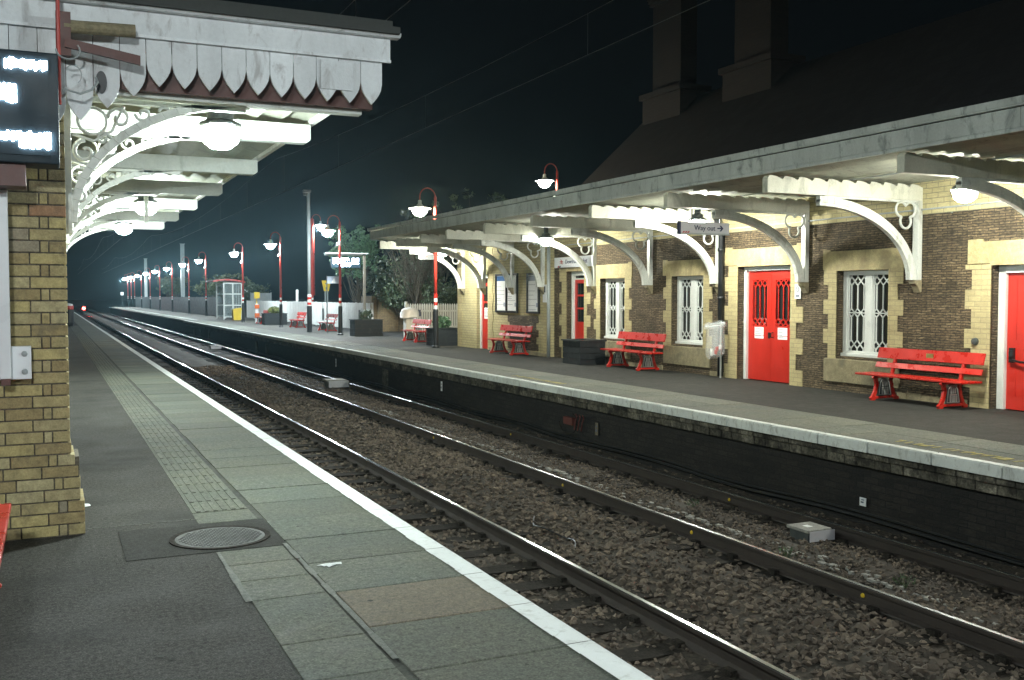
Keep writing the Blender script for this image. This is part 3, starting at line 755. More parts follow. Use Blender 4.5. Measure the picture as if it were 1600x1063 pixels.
# bay door
a, b_, zt = 29.05, 29.95, 2.36
m = MB(); m.box(BX+.12, BX+.22, b_-.12, b_, PZ, zt); m.box(BX+.12, BX+.22, a, a+.05, PZ, zt); m.box(BX+.12, BX+.22, a+.05, b_-.12, zt-.1, zt); m.build('door_frame', M['white_clean'], sb)
dx = BX+.16; y0, y1 = a+.05, b_-.12; m = MB()
m.box(dx, dx+.04, y0, y0+.1, PZ+.01, 2.1); m.box(dx, dx+.04, y1-.1, y1, PZ+.01, 2.1)
for (z0, z1) in ((PZ+.01, 1.0), (1.45, 1.52), (2.0, 2.1)): m.box(dx, dx+.04, y0+.1, y1-.1, z0, z1)
d = m.build('door', M['red_door'], sb)
m = MB(); m.box(dx+.015, dx+.02, y0+.1, y1-.1, 1., 2.); m.build('pane', M['glass'], d)
notice(d, dx-.001, y0+.15, y1-.15, .95, 1.3)
# bay corner piers
for (e, q, zt_, wb_) in ((24.785, 1, 2.9, .42), (28.95, -1, 3.2, .38), (31.6, -1, 3.2, .42)):
    m = MB(); quoins(m, e, q, PZ, zt_, BX, .3, wb_, .3); m.build('bay_quoins', M['quoin_joint'], sb)
# roof
m = MB(); m.prism([(WX-.1, 3.8), (16.4, 7.25), (20.1, 3.8), (20.1, 3.7), (16.4, 7.1), (WX-.1, 3.72)], 'y', -5.2, 25.15); rf = m.build('roof', M['slate'], sb)
def chimney(xc, yc, wx, wy, top):
    m = MB(); m.box(xc-wx/2, xc+wx/2, yc-wy/2, yc+wy/2, 5.0, 7.35)
    m.box(xc-wx/2-.08, xc+wx/2+.08, yc-wy/2-.08, yc+wy/2+.08, 7.35, 7.5); m.box(xc-wx/2+.18, xc+wx/2-.18, yc-wy/2+.25, yc+wy/2-.25, 7.5, top)
    for k in range(3): m.box(xc-wx/2+.1-.03*k, xc+wx/2-.1+.03*k, yc-wy/2+.18-.03*k, yc+wy/2-.18+.03*k, top+.09*k, top+.09*k+.088)
    c = m.build('chimney', M['brick_dimmed'], rf)
    m = MB()
    for k in (-1, 0, 1): m.lathe([(.13, 0), (.11, .5), (.14, .55), (.14, .6), (.1, .6)], (xc, yc+k*.35, top+.26), 12)
    m.build('chimney_pots', M['brown'], c)
chimney(16.2, 24.0, .9, 1.9, 10.0); chimney(16.2, 20.2, .9, 1.9, 10.4)
m = MB(); m.prism([(BX, 3.72), (18.2, 3.72), (18.2, 3.82), (BX, 3.9)], 'y', 24.9, 31.8); m.build('bay_roof', M['lead'], sb)
# canopy
FX = 9.5; C0, C1 = -4.5, 31.55
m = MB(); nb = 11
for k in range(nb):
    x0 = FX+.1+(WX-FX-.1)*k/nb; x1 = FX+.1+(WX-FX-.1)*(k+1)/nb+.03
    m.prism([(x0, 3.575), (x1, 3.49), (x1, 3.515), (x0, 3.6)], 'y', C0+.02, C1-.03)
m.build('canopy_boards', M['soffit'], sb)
m = MB(); m.box(FX+.05, WX, C0, C1, 3.62, 3.68); m.build('canopy_roof', M['lead'], sb)
def sl(y): return .08*(y-7)/24
def fprism(m, x0, x1, z0, z1, a=C0, b=C1):
    m.prism([(x0, z0+sl(a)), (x1, z0+sl(a)), (x1, z1+sl(a)), (x0, z1+sl(a))], 'y', a, b, [(x0, z0+sl(b)), (x1, z0+sl(b)), (x1, z1+sl(b)), (x0, z1+sl(b))])
m = MB(); yb = C0
while yb < C1-.1:
    ye = min(C1, yb+random.choice([3.2, 3.6, 4.])); fprism(m, FX, FX+.04, 3.49, 3.70, yb+.003, ye); yb = ye
fprism(m, FX+.0, FX+.04, 3.44, 3.475); fprism(m, FX+.02, FX+.05, 3.47, 3.495)
m.box(FX+.04, WX, C1-.04, C1, 3.5, 3.8); m.box(FX+.04, WX, C0, C0+.04, 3.45, 3.72)
m.build('fascia', M['fascia'], sb, bevel=.004)
m = MB(); fprism(m, FX-.07, FX+.04, 3.715, 3.735); fprism(m, FX-.09, FX-.07, 3.72, 3.80); fprism(m, FX-.07, FX-.04, 3.705, 3.715)
m.build('gutter', M['fascia'], sb)
BY = [-1.26, 1.38, 4.02, 6.66, 9.3, 11.9, 14.54, 17.18, 19.82, 22.46, 25.05, 27.1, 29.25, 31.0]
sc_n = 11
for i, y in enumerate(BY):
    xw = WX if y < 24.78 else BX
    m = MB(); top = []
    for k in range(sc_n*8+1):
        u = k/(sc_n*8); x = 9.65+(xw-9.65)*u; ph = (u*sc_n) % 1; top.append((x, 3.40+.06*(1-ph**3)*min(1, ph*9+.25)))
    bot = [(p[0], 3.205) for p in top]
    m.band(top, bot, 'y', y-.06, y+.06); bm_ = m.build('canopy_beam', M['beam_grey'], sb)
    m = MB(); N = 22; A = []; B = []
    a_ = xw-.09-10.66; x0 = 10.66
    for k in range(N+1):
        t = PI/2*k/N; A.append((x0+a_*math.cos(t), 1.93+1.27*math.sin(t))); B.append((x0+(a_-.15)*math.cos(t), 1.93+(1.27-.15)*math.sin(t)*1.))
    m.band(A, B, 'y', y-.045, y+.045)
    A2 = [((p[0]+q[0])/2, (p[1]+q[1])/2) for p, q in zip(A, B)]
    m.band([(x0+(a_-.05)*math.cos(PI/2*k/N), 1.93+(1.27-.05)*math.sin(PI/2*k/N)) for k in range(N+1)], [(x0+(a_-.1)*math.cos(PI/2*k/N), 1.93+(1.27-.1)*math.sin(PI/2*k/N)) for k in range(N+1)], 'y', y-.055, y+.055)
    m.box(xw-.09, xw, y-.06, y+.06, 1.93, 3.204); m.box(x0+.1, xw-.09, y-.04, y+.04, 3.17, 3.204)
    br = m.build('bracket', M['white'] , sb, bevel=.006)
    m = MB(); cx, cz = xw-.31, 2.99; pts = []
    for k in range(60):
        t = 2*PI*k/60; ph = min(((t-q+PI) % (2*PI)-PI for q in (R(145), R(35), R(270))), key=abs)
        r = .12*math.cos(ph)+math.sqrt(max(0, .114**2-(.12*math.sin(ph))**2)); pts.append((cx+r*math.cos(t), y, cz+r*math.sin(t)))
    m.tube(pts, .021, 6, closed=True); m.build('trefoil', M['white'], br, smooth=True)
    m = MB(); m.prism([(xw-.15, 1.93), (xw, 1.93), (xw, 1.74), (xw-.03, 1.72), (xw-.1, 1.84), (xw-.15, 1.87)], 'y', y-.07, y+.07); m.build('corbel', M['stone_sill'], br, bevel=.01)
m = MB(); m.tube([(WX-.03, -4, 3.06), (WX-.03, 24.6, 3.06)], .014, 6); m.build('conduit', M['grey_steel'], sb)
m = MB(); m.tube([(11.3, -4, 3.47), (11.3, 31.3, 3.47)], .012, 6); m.build('conduit', M['grey_steel'], sb)
# downpipe
m = MB(); m.tube([(WX-.1, 17.02, PZ+.03), (WX-.1, 17.02, 3.0), (WX-.25, 17.02, 3.3)], .06, 12)
for z in (.5, 1.6, 2.6): m.lathe([(.075, 0), (.075, .07)], (WX-.1, 17.02, z), 12)
m.build('downpipe', M['black'], sb, smooth=True)
m = MB(); m.tube([(BX-.03, 24.72, PZ), (BX-.03, 24.72, 3.3)], .05, 10); m.build('downpipe', M['grey_steel'], sb, smooth=True)

# canopy lamps
def canopy_lamp(x, y, z, mat, lab, grp, ztop):
    t_ = thing('canopy_lamp', lab, 'lamp', (x, y, ztop), grp)
    m = MB(); m.lathe([(.06, ztop-z), (.06, .16), (.11, .13), (.11, .08), (.17, .05), (.17, .03), (.1, .03)], (x, y, z), 20); m.build('fitting', M['dark_steel'], t_, smooth=False)
    m = MB(); m.lathe([(.13, .028), (.155, -.03), (.14, -.1), (.08, -.15), (.0, -.165)], (x, y, z), 20); m.build('globe', mat, t_, smooth=True)
    m = MB(); m.lathe([(.175, .026), (.19, .01), (.175, .0), (.15, .02)], (x, y, z), 20); m.build('shade', M['white_clean'], t_)
    return t_
for y, lab in ((3.3, 'lamp under the far canopy opposite the viewer, outside the picture'), (9.75, 'glaring lamp under the far canopy nearest the camera, near the picture edge'), (15.92, 'lamp under the far canopy just behind the way out sign'),
               (22.37, 'glaring lamp under the far canopy beside the station name sign'), (29.6, 'farthest lamp under the opposite canopy, above the noticeboards')):
    canopy_lamp(11.3, y, 3.1, M['lamp_can'], lab, 'lamps under the far canopy', 3.5)

# signs and boards on the building
s = thing('hanging_sign', 'grey hanging sign reading Way out with a blue arrow under the far canopy', 'sign', (10.45, 14.54, 2.75))
m = MB(); m.box(9.95, 10.98, 14.51, 14.57, 2.75, 2.965); m.build('panel', M['sign_grey'], s, bevel=.004)
m = MB(); m.box(9.915, 9.949, 14.505, 14.575, 2.745, 2.97); m.build('end_cap', M['navy'], s)
m = MB(); m.box(9.95, 10.98, 14.5, 14.51, 2.75, 2.775); m.build('edge_trim', M['grey_steel'], s)
for x in (10.2, 10.8): m = MB(); m.tube([(x, 14.54, 2.96), (x, 14.54, 3.21)], .012, 6); m.build('hanger', M['black'], s)
text_mesh('Way out', .125, 'lettering', M['navy'], s, (10.23, 14.506, 2.825), '-y')
m = MB(); m.prism([(10.72, 2.855), (10.80, 2.855), (10.77, 2.815), (10.80, 2.815), (10.85, 2.866), (10.80, 2.917), (10.77, 2.917), (10.80, 2.877), (10.72, 2.877)], 'y', 14.503, 14.509); m.build('arrow', M['navy'], s)
m = MB()
for k in range(3): x = 9.98+k*.05; m.prism([(x, 2.776), (x+.03, 2.776), (x+.055, 2.8), (x+.025, 2.8)], 'y', 14.504, 14.509)
m.build('stripes', M['red'], s)
s = thing('station_sign', 'white station name sign with red rail emblem reading Downham Market above a red door', 'sign', (BX, 23.2, 2.45))
m = MB(); m.box(WX-.12, WX-.07, 22.4, 24.55, 2.45, 2.73); m.build('panel', M['sign_white'], s, bevel=.004)
m = MB(); m.box(WX-.07, WX-.0, 22.6, 22.64, 2.5, 2.68); m.box(WX-.07, WX-.0, 24.2, 24.24, 2.5, 2.68); m.build('bracket', M['grey_steel'], s)
text_mesh('Downham Market', .165, 'lettering', M['navy'], s, (WX-.122, 23.9, 2.55), '-x')
m = MB(); yc, zc = 24.12, 2.60; x_ = WX-.122
for z in (zc-.022, zc+.022): m.prism([(yc-.09, z-.009), (yc+.09, z-.009), (yc+.09, z+.009), (yc-.09, z+.009)], 'x', x_-.004, x_)
m.prism([(yc-.03, zc+.03), (yc+.0, zc+.03), (yc+.06, zc+.075), (yc+.03, zc+.075)], 'x', x_-.004, x_)
m.prism([(yc-.03, zc-.03), (yc+.0, zc-.03), (yc-.06, zc-.075)][::1], 'x', x_-.004, x_)
m.prism([(yc+.03, zc-.018), (yc+.0, zc-.018), (yc-.05, zc+.018), (yc-.02, zc+.018)], 'x', x_-.006, x_-.004)
m.build('emblem', M['red'], s)
m = MB(); m.prism([(24.35, 2.452), (24.28, 2.452), (24.25, 2.5), (24.32, 2.5)], 'x', x_-.004, x_); m.build('stripe', M['red'], s)
m = MB(); m.prism([(24.26, 2.452), (24.19, 2.452), (24.16, 2.5), (24.23, 2.5)], 'x', x_-.004, x_); m.build('stripe', M['navy'], s)
def board(y0, y1, z0, z1, sheets, lab, heads):
    s = thing('poster_board', lab, 'noticeboard', (BX, (y0+y1)/2, z0), 'framed timetable boards on the bay wall')
    x = BX-.06; m = MB(); w_ = .06
    m.box(x, x+.06, y0, y1, z0, z0+w_); m.box(x, x+.06, y0, y1, z1-w_, z1)
    n = len(sheets); step = (y1-y0)/n
    m.box(x, x+.06, y0, y0+w_, z0+w_, z1-w_); m.box(x, x+.06, y1-w_, y1, z0+w_, z1-w_)
    for k in range(1, n): m.box(x, x+.06, y0+step*k-w_/2, y0+step*k+w_/2, z0+w_, z1-w_)
    m.build('frame', M['black'], s, bevel=.005)
    for k in range(n):
        a = y0+step*k+w_; b_ = y0+step*(k+1)-w_
        p = notice(s, x+.04, a, b_, z0+w_, z1-w_, 'sheet', steps=(.06, .12, .18))
        hd = heads[k]
        if hd:
            m = MB(); m.box(x+.034, x+.0355, a+.01, b_-.01, z1-w_-.16, z1-w_-.01); m.build('heading', M[hd], p)
        m = MB(); m.box(x+.034, x+.0355, a+.02, a+.16, z0+w_+.12, z0+w_+.24); m.build('picture', M['bluegrey'], p)
board(26.75, 28.35, 1.18, 2.36, [0, 1], 'double dark framed timetable board, left of the other board on the yellow brick bay', [None, 'blue'])
board(25.3, 26.1, 1.18, 2.34, [0], 'single dark framed poster board next to the grey downpipe on the bay', ['bluegrey'])
s = thing('wall_notice', 'small pale notice with a dark square beside the grey downpipe', 'notice', (BX, 25.0, 1.5))
m = MB(); m.box(BX-.03, BX-.016, 24.86, 25.08, 1.5, 2.0); m.build('panel', M['sign_white'], s); m = MB(); m.box(BX-.033, BX-.03, 24.92, 25.02, 1.78, 1.95); m.build('picture', M['navy'], s)
s = thing('wall_notice', 'small white notice with a round symbol on the quoins right of the double red door', 'notice', (WX, 14.76, 1.6))
m = MB(); m.box(WX-.03, WX-.018, 14.67, 14.83, 1.62, 1.9); m.build('panel', M['sign_white'], s); m = MB()
m.tube([(WX-.032, 14.75+.035*math.cos(a), 1.8+.05*math.sin(a)) for a in np.linspace(0, 2*PI, 12, endpoint=False)], .006, 5, True); m.box(WX-.033, WX-.03, 14.7, 14.8, 1.66, 1.69); m.build('symbol', M['ink'], s)
m = MB(); m.lathe([(.0, .05), (.05, .04), (.06, 0)], (0, 0, 0), 12)
m.v = [(WX-.016-v[2], 10.77+v[0], .98+v[1]) for v in m.v]; tag(m.build('wall_boss', M['dark_steel']), 'round dark boss fixed to the yellow quoins beside the right hand door', 'wall fitting')
# litter hoop with bag
s = thing('litter_bag_hoop', 'clear litter sack with rubbish on a hoop beside the black downpipe', 'litter bin', (12.42, 16.9, PZ))
m = MB(); cx, cy = 12.42, 16.85; m.tube([(cx+.19*math.cos(a), cy+.19*math.sin(a), 1.08+.04*math.cos(a)) for a in np.linspace(0, 2*PI, 24, endpoint=False)], .012, 6, True)
m.tube([(cx+.19, cy, 1.1), (12.66, cy+.05, 1.12)], .012, 6); m.tube([(12.6, cy+.05, PZ), (12.6, cy+.05, 1.15)], .02, 8); m.build('hoop', M['grey_steel'], s)
m = MB(); n = 32; prof = [(.235, 1.02), (.225, 1.10), (.19, 1.13), (.18, 1.0), (.185, .8), (.2, .62), (.19, .48), (.13, .42), (.02, .41)]
for i, (r, z) in enumerate(prof):
    for k in range(n): t = 2*PI*k/n; rr = r*(1+.07*math.sin(5*t+i)+.05*math.sin(9*t+2*i)); m.v.append((cx+rr*math.cos(t), cy+rr*math.sin(t), z+.03*math.cos(t)+.012*math.sin(4*t)))
for i in range(len(prof)-1):
    for k in range(n): l = (k+1) % n; m.f.append([i*n+k, i*n+l, (i+1)*n+l, (i+1)*n+k])
m.build('sack', M['poly'], s, smooth=True)
for k, (mt, dx, dy, dz) in enumerate([('red', .02, -.04, .56), ('line', -.06, .03, .52), ('sign_white', .07, -.08, .6), ('red_post', -.04, -.08, .5), ('paper', .0, .05, .48), ('line', -.1, -.02, .47)]):
    m = MB(); m.lathe([(.03, 0), (.037, .09), (.0, .091)], (cx+dx, cy+dy, dz-.02), 9); m.build('rubbish', M[mt], s)

# ------------------------------------------------------------------ benches
def bench():
    r = thing('bench', 'x', 'bench', (0, 0, 0), 'red slatted benches with cast iron ends')
    # faces -X; seat front x=-.27, back x=.25 ; length along Y
    L = 1.08
    for k in range(3):
        x = -.26+k*.145; m = MB(); m.box(x, x+.125, -L, L, .40+.008*k*0, .432); m.build('seat_slat', M['red'], r, bevel=.008)
    m = MB(); m.prism([(.155, .52), (.175, .515), (.215, .60), (.195, .605)], 'y', -L*.97, L*.97); m.build('back_rail', M['red'], r, bevel=.005)
    m = MB(); m.prism([(.20, .67), (.222, .665), (.268, .84), (.246, .845)], 'y', -L*.97, L*.97); bb = m.build('backrest', M['red'], r, bevel=.006)
    m = MB()
    for y in (-.72, .72):
        for z in (.72, .8):
            m.box(.205+(z-.67)*.25, .222+(z-.67)*.25, y-.012, y+.012, z-.01, z+.01)
    m.build('bolts', M['crest'], bb)
    for y in (-.68, .68):
        m = MB(); w_ = .022
        def prof(pts, wd):
            A = []; B = []
            for i, p in enumerate(pts):
                q0 = pts[max(0, i-1)]; q1 = pts[min(len(pts)-1, i+1)]; d = math.hypot(q1[0]-q0[0], q1[1]-q0[1]); nx_, nz_ = -(q1[1]-q0[1])/d*wd/2, (q1[0]-q0[0])/d*wd/2
                A.append((p[0]+nx_, p[1]+nz_)); B.append((p[0]-nx_, p[1]-nz_))
            m.band(A, B, 'y', y-w_, y+w_)
        prof([(-.3, .02), (-.25, .06), (-.2, .15), (-.17, .27), (-.2, .36), (-.25, .4)], .065)      # front leg
        prof([(.27, .02), (.21, .08), (.16, .2), (.14, .32), (.16, .42), (.2, .55), (.25, .7), (.285, .82)], .055)  # rear leg and back post
        m.box(-.25, .17, y-w_, y+w_, .365, .4)
        m.prism([(-.3, 0), (-.3, .05), (-.2, .07), (.2, .07), (.3, .05), (.3, 0), (.22, 0), (.2, .03), (-.2, .03), (-.22, 0)], 'y', y-w_-.004, y+w_+.004)
        lg = m.build('leg_frame', M['red'], r, bevel=.006)
        m = MB(); m.prism([(-.15, .07), (.15, .07), (.1, .3), (.05, .36), (-.07, .36), (-.12, .3)], 'y', y-.012, y+.012); pn = m.build('crest_backing', M['dark_steel'], lg); m = MB()
        for s_ in (-1, 1):
            for (x, z, a, b_) in ((-.06, .14, .012, .1), (-.012, .14, .01, .1), (.06, .14, .012, .1), (.02, .14, .01, .1), (0, .205, .07, .016), (-.045, .265, .011, .08), (.035, .265, .011, .08), (-.005, .265, .013, .08), (-.005, .325, .045, .014)):
                m.box(x-a, x+a, y+s_*.012 if s_ > 0 else y-.024, y+.024 if s_ > 0 else y-.012, z-b_/2, z+b_/2)
        m.tube([(-.13, y-.016, .09), (-.105, y-.016, .29), (-.05, y-.016, .345), (.03, y-.016, .345), (.085, y-.016, .29), (.125, y-.016, .09)], .008, 5, True)
        m.build('crest', M['crest'], lg)
    return r
b0 = bench(); b0.location = (12.38, 11.52, PZ); b0['label'] = 'red bench with a small brass plate, nearest on the far platform between window and door'
m = MB(); m.box(.213, .224, -.11, 0.03, .72, .79)
pl = m.build('plate', M['brass'], None); pl.parent = b0
for (x, y, lab) in [(12.38, 20.0, 'red bench between two white lattice windows and behind the black planter'), (12.24, 26.65, 'red bench under the framed timetable boards'),
                    (12.42, 35.4, 'red bench in front of the white picket fence beside the fern planter'), (12.42, 48.6, 'red bench on the far platform behind the thin sign post, right of two distant benches'),
                    (12.3, 54.6, 'red bench by the white board fence, just left of the banded grey pole'), (12.0, 63.0, 'distant red bench left of the planter with yellow green leaves')]:
    c = copy_tree(b0, (x, y, PZ), random.uniform(-.03, .03), lab)
    for ch in list(c.children):
        if ch.name.startswith('plate'): bpy.data.objects.remove(ch)
c = copy_tree(b0, (-.495, 5.52, 0), PI, 'red bench on the near platform, only its seat edge showing at the left picture edge')
for ch in list(c.children):
    if ch.name.startswith('plate'): bpy.data.objects.remove(ch)
    elif ch.name.startswith('leg_frame'): ch.location.x += .1

# ------------------------------------------------------------------ planters
def planter(x0, x1, y0, y1, h, lab, leaf, n, size, lr, dz=.1, plab=''):
    t_ = thing('planter', lab, 'planter', ((x0+x1)/2, (y0+y1)/2, PZ), 'black timber planters on the far platform')
    m = MB(); k = 4; hh = h/k
    for i in range(k):
        m.box(x0, x1, y0, y0+.04, PZ+i*hh, PZ+(i+1)*hh-.006); m.box(x0, x1, y1-.04, y1, PZ+i*hh, PZ+(i+1)*hh-.006)
        m.box(x0+.004, x0+.04, y0+.04, y1-.04, PZ+i*hh, PZ+(i+1)*hh-.006); m.box(x1-.04, x1-.004, y0+.04, y1-.04, PZ+i*hh, PZ+(i+1)*hh-.006)
    m.build('box', M['black_wood'], t_, bevel=.004)
    m = MB(); r = .03
    m.box(x0-r, x1+r, y0-r, y0+.06, PZ+h, PZ+h+.035); m.box(x0-r, x1+r, y1-.06, y1+r, PZ+h, PZ+h+.035); m.box(x0-r, x0+.06, y0+.06, y1-.06, PZ+h, PZ+h+.035); m.box(x1-.06, x1+r, y0+.06, y1-.06, PZ+h, PZ+h+.035)
    m.build('rim', M['black_wood'], t_, bevel=.004)
    m = MB(); m.box(x0+.04, x1-.04, y0+.04, y1-.04, PZ+.1, PZ+h-.05); m.build('soil', M['soil'], t_)
    if n:
        m = MB(); cx, cy = (x0+x1)/2, (y0+y1)/2
        for q in range(6): a = q*1.05; m.tube([(cx, cy, PZ+h-.05), (cx+.5*lr*math.cos(a), cy+.5*lr*math.sin(a), PZ+h+dz*.6), (cx+lr*math.cos(a), cy+lr*.6*math.sin(a), PZ+h+dz)], .006, 5)
        leaves(m, n, (cx, cy, PZ+h+dz), (lr, lr*.6, dz*1.2), size)
        pp = tag(m.build('plant', leaf), 'leafy plant growing in the '+lab.split(' beside')[0].split(' against')[0].split(' in front')[0].split(' with')[0]+plab, 'plant', 'plants in the black planters')
    return t_
planter(11.8, 12.52, 21.5, 22.42, .58, 'empty black planter beside the glazed red door and the station name sign', None, 0, 0, 0)
planter(11.85, 12.75, 32.0, 32.7, .58, 'black planter with a green fern against the building end', M['leaf'], 420, .06, .34, .2, ' next to the building end')
planter(11.72, 12.95, 41.2, 42.0, .68, 'long black planter with a dark shrub in front of the brick gate pier', M['ivy'], 300, .06, .3, .2, ' near the brick pier')
planter(11.6, 12.95, 60.3, 61.2, .66, 'distant black planter with yellow green leaves beside a red lamp post', M['leaf_y'], 380, .08, .36, .2, ' by the red post')

# ------------------------------------------------------------------ lamp posts
def lamp_post(flip=1, warm=False, h=0., thick=1.):
    r = thing('lamp_post', 'x', 'street lamp', (0, 0, 0), 'red gooseneck lamp posts')
    H = 4.95+h
    m = MB(); m.lathe([(.13, 0), (.13, .05), (.095, .08), (.09, 1.22), (.075, 1.28), (.0, 1.28)], n=16); m.build('base', M['black'], r)
    m = MB(); m.lathe([(.058, 1.28), (.058, 1.78)], n=14)
    bd = m.build('band', M['line'], r)
    m = MB(); m.lathe([(.061, 1.40), (.061, 1.52)], n=14); m.lathe([(.061, 1.64), (.061, 1.79)], n=14); m.build('stripe', M['red'], bd)
    path = [(0, 0, 1.79), (0, 0, H)]; rad = [.06*thick, .048*thick]
    cxx = -.27*flip
    for k in range(1, 15):
        t = PI*k/14; path.append((cxx+.27*flip*math.cos(t), 0, H+.3*math.sin(t))); rad.append(.019)
    path.append((2*cxx, 0, H-.12)); rad.append(.019)
    m = MB(); m.tube(path, rad, 10); m.lathe([(.06, 3.6), (.045, 3.62), (.045, 3.7), (.055, 3.72)], n=12); m.build('pole', M['red_post'], r, smooth=True)
    hx = 2*cxx; hz = H-.12
    m = MB(); m.lathe([(.03, .02), (.06, 0), (.06, -.1), (.09, -.13), (.12, -.17), (.22, -.2), (.37, -.245), (.37, -.26), (.2, -.235)], (hx, 0, hz), 24); hd = m.build('shade', M['red_post'] if False else M['white_clean'], r)
    m = MB(); m.lathe([(.24, -.25), (.25, -.31), (.21, -.41), (.12, -.49), (.0, -.515)], (hx, 0, hz), 20); m.build('bowl', M['lamp_warm'] if warm else M['lamp_post'], r, smooth=True)
    m = MB(); m.box(-.02, .02, -.05, .05, 3.9, 4.15); m.tube([(0, 0, 4.05), (-.08*flip, 0, 4.03), (-.12*flip, 0, 3.93)], .05, 8); m.build('speaker', M['grey_steel'], r)
    return r
lw = lamp_post(1, True); lw.location = (11.55, 30.95, PZ); lw['label'] = 'warm red gooseneck lamp post nearest the camera, rising behind the far canopy end'
lc = lamp_post(1, False); lc.location = (11.6, 43.1, PZ); lc['label'] = 'red gooseneck lamp post whose bright bowl hangs above the distant lit display'
labs = {55.6: 'red lamp post beside the planter with yellow green leaves', 67.6: 'red lamp post just right of the glass shelter', 84.9: 'first red lamp post left of the shelter', 96: 'second red lamp post left of the shelter',
        110: 'third lamp post left of the shelter, beside a thick grey mast', 123: 'fourth lamp post left of the shelter', 135.5: 'fifth lamp post left of the shelter', 149: 'fourth from the far end of the distant lamp row',
        161.5: 'third from the far end of the distant lamp row', 168.5: 'second from the far end of the distant lamp row', 176: 'farthest tiny lamp post in the distant row'}
for y, lab in labs.items(): copy_tree(lc, (11.6, y, PZ+(.1 if y > 80 else 0)), 0, lab)
bl = copy_tree(lw, (17.75, 34.2, 1.5), 0, 'warm lamp post rising behind the roof of the station building')
o = lamp_post(-1, False, 1.6, 2.6); o.location = (14.9, 61.9, -.05); o['label'] = 'tall orange red lamp post standing behind the white board fence'
for ch in bl.children:
    if ch.name.startswith('bowl'): ch.data = ch.data.copy(); ch.data.materials[0] = M['lamp_yard']
# lamp behind the camera that lights the near end of the platform
bk = copy_tree(lc, (-.9, -3.2, .0), 0, 'red gooseneck lamp post on the near platform behind the viewer')
for ch in bk.children:
    if ch.name.startswith('bowl'): ch.data = ch.data.copy(); ch.data.materials[0] = M['lamp_back']
copy_tree(lc, (10.9, -1.5, PZ), 0, 'red gooseneck lamp post at the near end of the far platform, out of view')

# tall banded pole with camera box
s = thing('camera_pole', 'tall grey pole with black foot and red and white bands on the far platform', 'pole', (11.2, 47.2, PZ))
m = MB(); m.tube([(11.2, 47.2, 1.75), (11.2, 47.2, 6.6)], .085, 12); m.build('pole', M['grey_steel'], s, smooth=True)
m = MB(); m.lathe([(.12, 0), (.12, 1.25), (.0, 1.26)], (11.2, 47.2, PZ), 14); m.build('base', M['black'], s)
m = MB(); m.lathe([(.1, 1.26), (.1, 1.8), (0, 1.81)], (11.2, 47.2, PZ), 14); bd = m.build('band', M['line'], s)
m = MB(); m.lathe([(.104, 1.3), (.104, 1.42)], (11.2, 47.2, PZ), 14); m.lathe([(.104, 1.56), (.104, 1.68)], (11.2, 47.2, PZ), 14); m.build('stripe', M['red'], bd)
m = MB(); m.box(10.95, 11.3, 47.05, 47.35, 6.6, 6.72); m.lathe([(.1, 0), (.12, .12), (.0, .16)], (11.05, 47.2, 6.45), 12); m.build('camera', M['dark_steel'], s)

# gantry display
s = thing('platform_display', 'bright lit departure display hanging from a pale gallows post on the far platform', 'departure display', (13.15, 44.6, PZ))
m = MB(); m.box(13.09, 13.21, 44.54, 44.66, PZ, 3.62); m.build('post', M['bark'], s, bevel=.01)
m = MB(); m.box(11.3, 13.3, 44.4, 44.8, 3.62, 3.66); m.box(11.3, 13.05, 44.55, 44.65, 3.54, 3.615); m.build('arm', M['grey_steel'], s)
m = MB(); m.box(11.6, 12.95, 44.5, 44.7, 2.98, 3.46); m.build('housing', M['screen'], s, bevel=.01)
m = MB()
def ledrow(m, x0, x1, z0, z1, y, step, gap=.25):
    x = x0
    while x < x1:
        wv = step*(1-gap); m.box(x, min(x+wv, x1), y-.004, y, z0+random.uniform(0, .15)*(z1-z0), z1-random.uniform(0, .12)*(z1-z0)); x += step
for (xa, xb, za, zb) in ((11.66, 12.38, 3.30, 3.42), (12.55, 12.85, 3.25, 3.42), (11.66, 12.2, 3.16, 3.27), (12.25, 12.85, 3.14, 3.22), (11.95, 12.45, 3.03, 3.12)):
    m = MB(); ledrow(m, xa, xb, za, zb, 44.5, .07, .15); m.build('text_line', M['led_far'], s)
for x in (11.9, 12.7): m = MB(); m.tube([(x, 44.6, 3.46), (x, 44.6, 3.545)], .02, 6); m.build('hanger', M['dark_steel'], s)
# small framed sign on thin posts
s = thing('platform_sign', 'grey glassy sign panel on a thin dark post in front of a red bench', 'sign', (11.8, 46.2, PZ))
m = MB(); m.box(11.78, 12.5, 46.18, 46.22, 2.28, 2.62); m.build('panel', M['bluegrey'], s)
m = MB(); m.prism([(12.0, 2.3), (12.2, 2.3), (12.15, 2.56)], 'y', 46.17, 46.178); m.build('picture', M['sign_white'], s)
for x in (11.8, 12.48): m = MB(); m.tube([(x, 46.2, PZ), (x, 46.2, 2.66)], .028, 8); m.build('post', M['dark_steel'], s)
# hanging sign under the canopy end
s = thing('hanging_sign', 'small grey direction sign on the warm lamp post at the canopy end', 'sign', (11.2, 30.95, 2.9))
m = MB(); m.box(10.95, 11.49, 30.93, 30.97, 2.88, 3.06); m.build('panel', M['dark_steel'], s)
m = MB()
for k in range(2): x = 11.05+k*.12; m.prism([(x, 2.93), (x+.05, 2.93), (x+.1, 3.0), (x+.05, 3.0)], 'y', 30.923, 30.928)
m.build('stripes', M['red'], s)


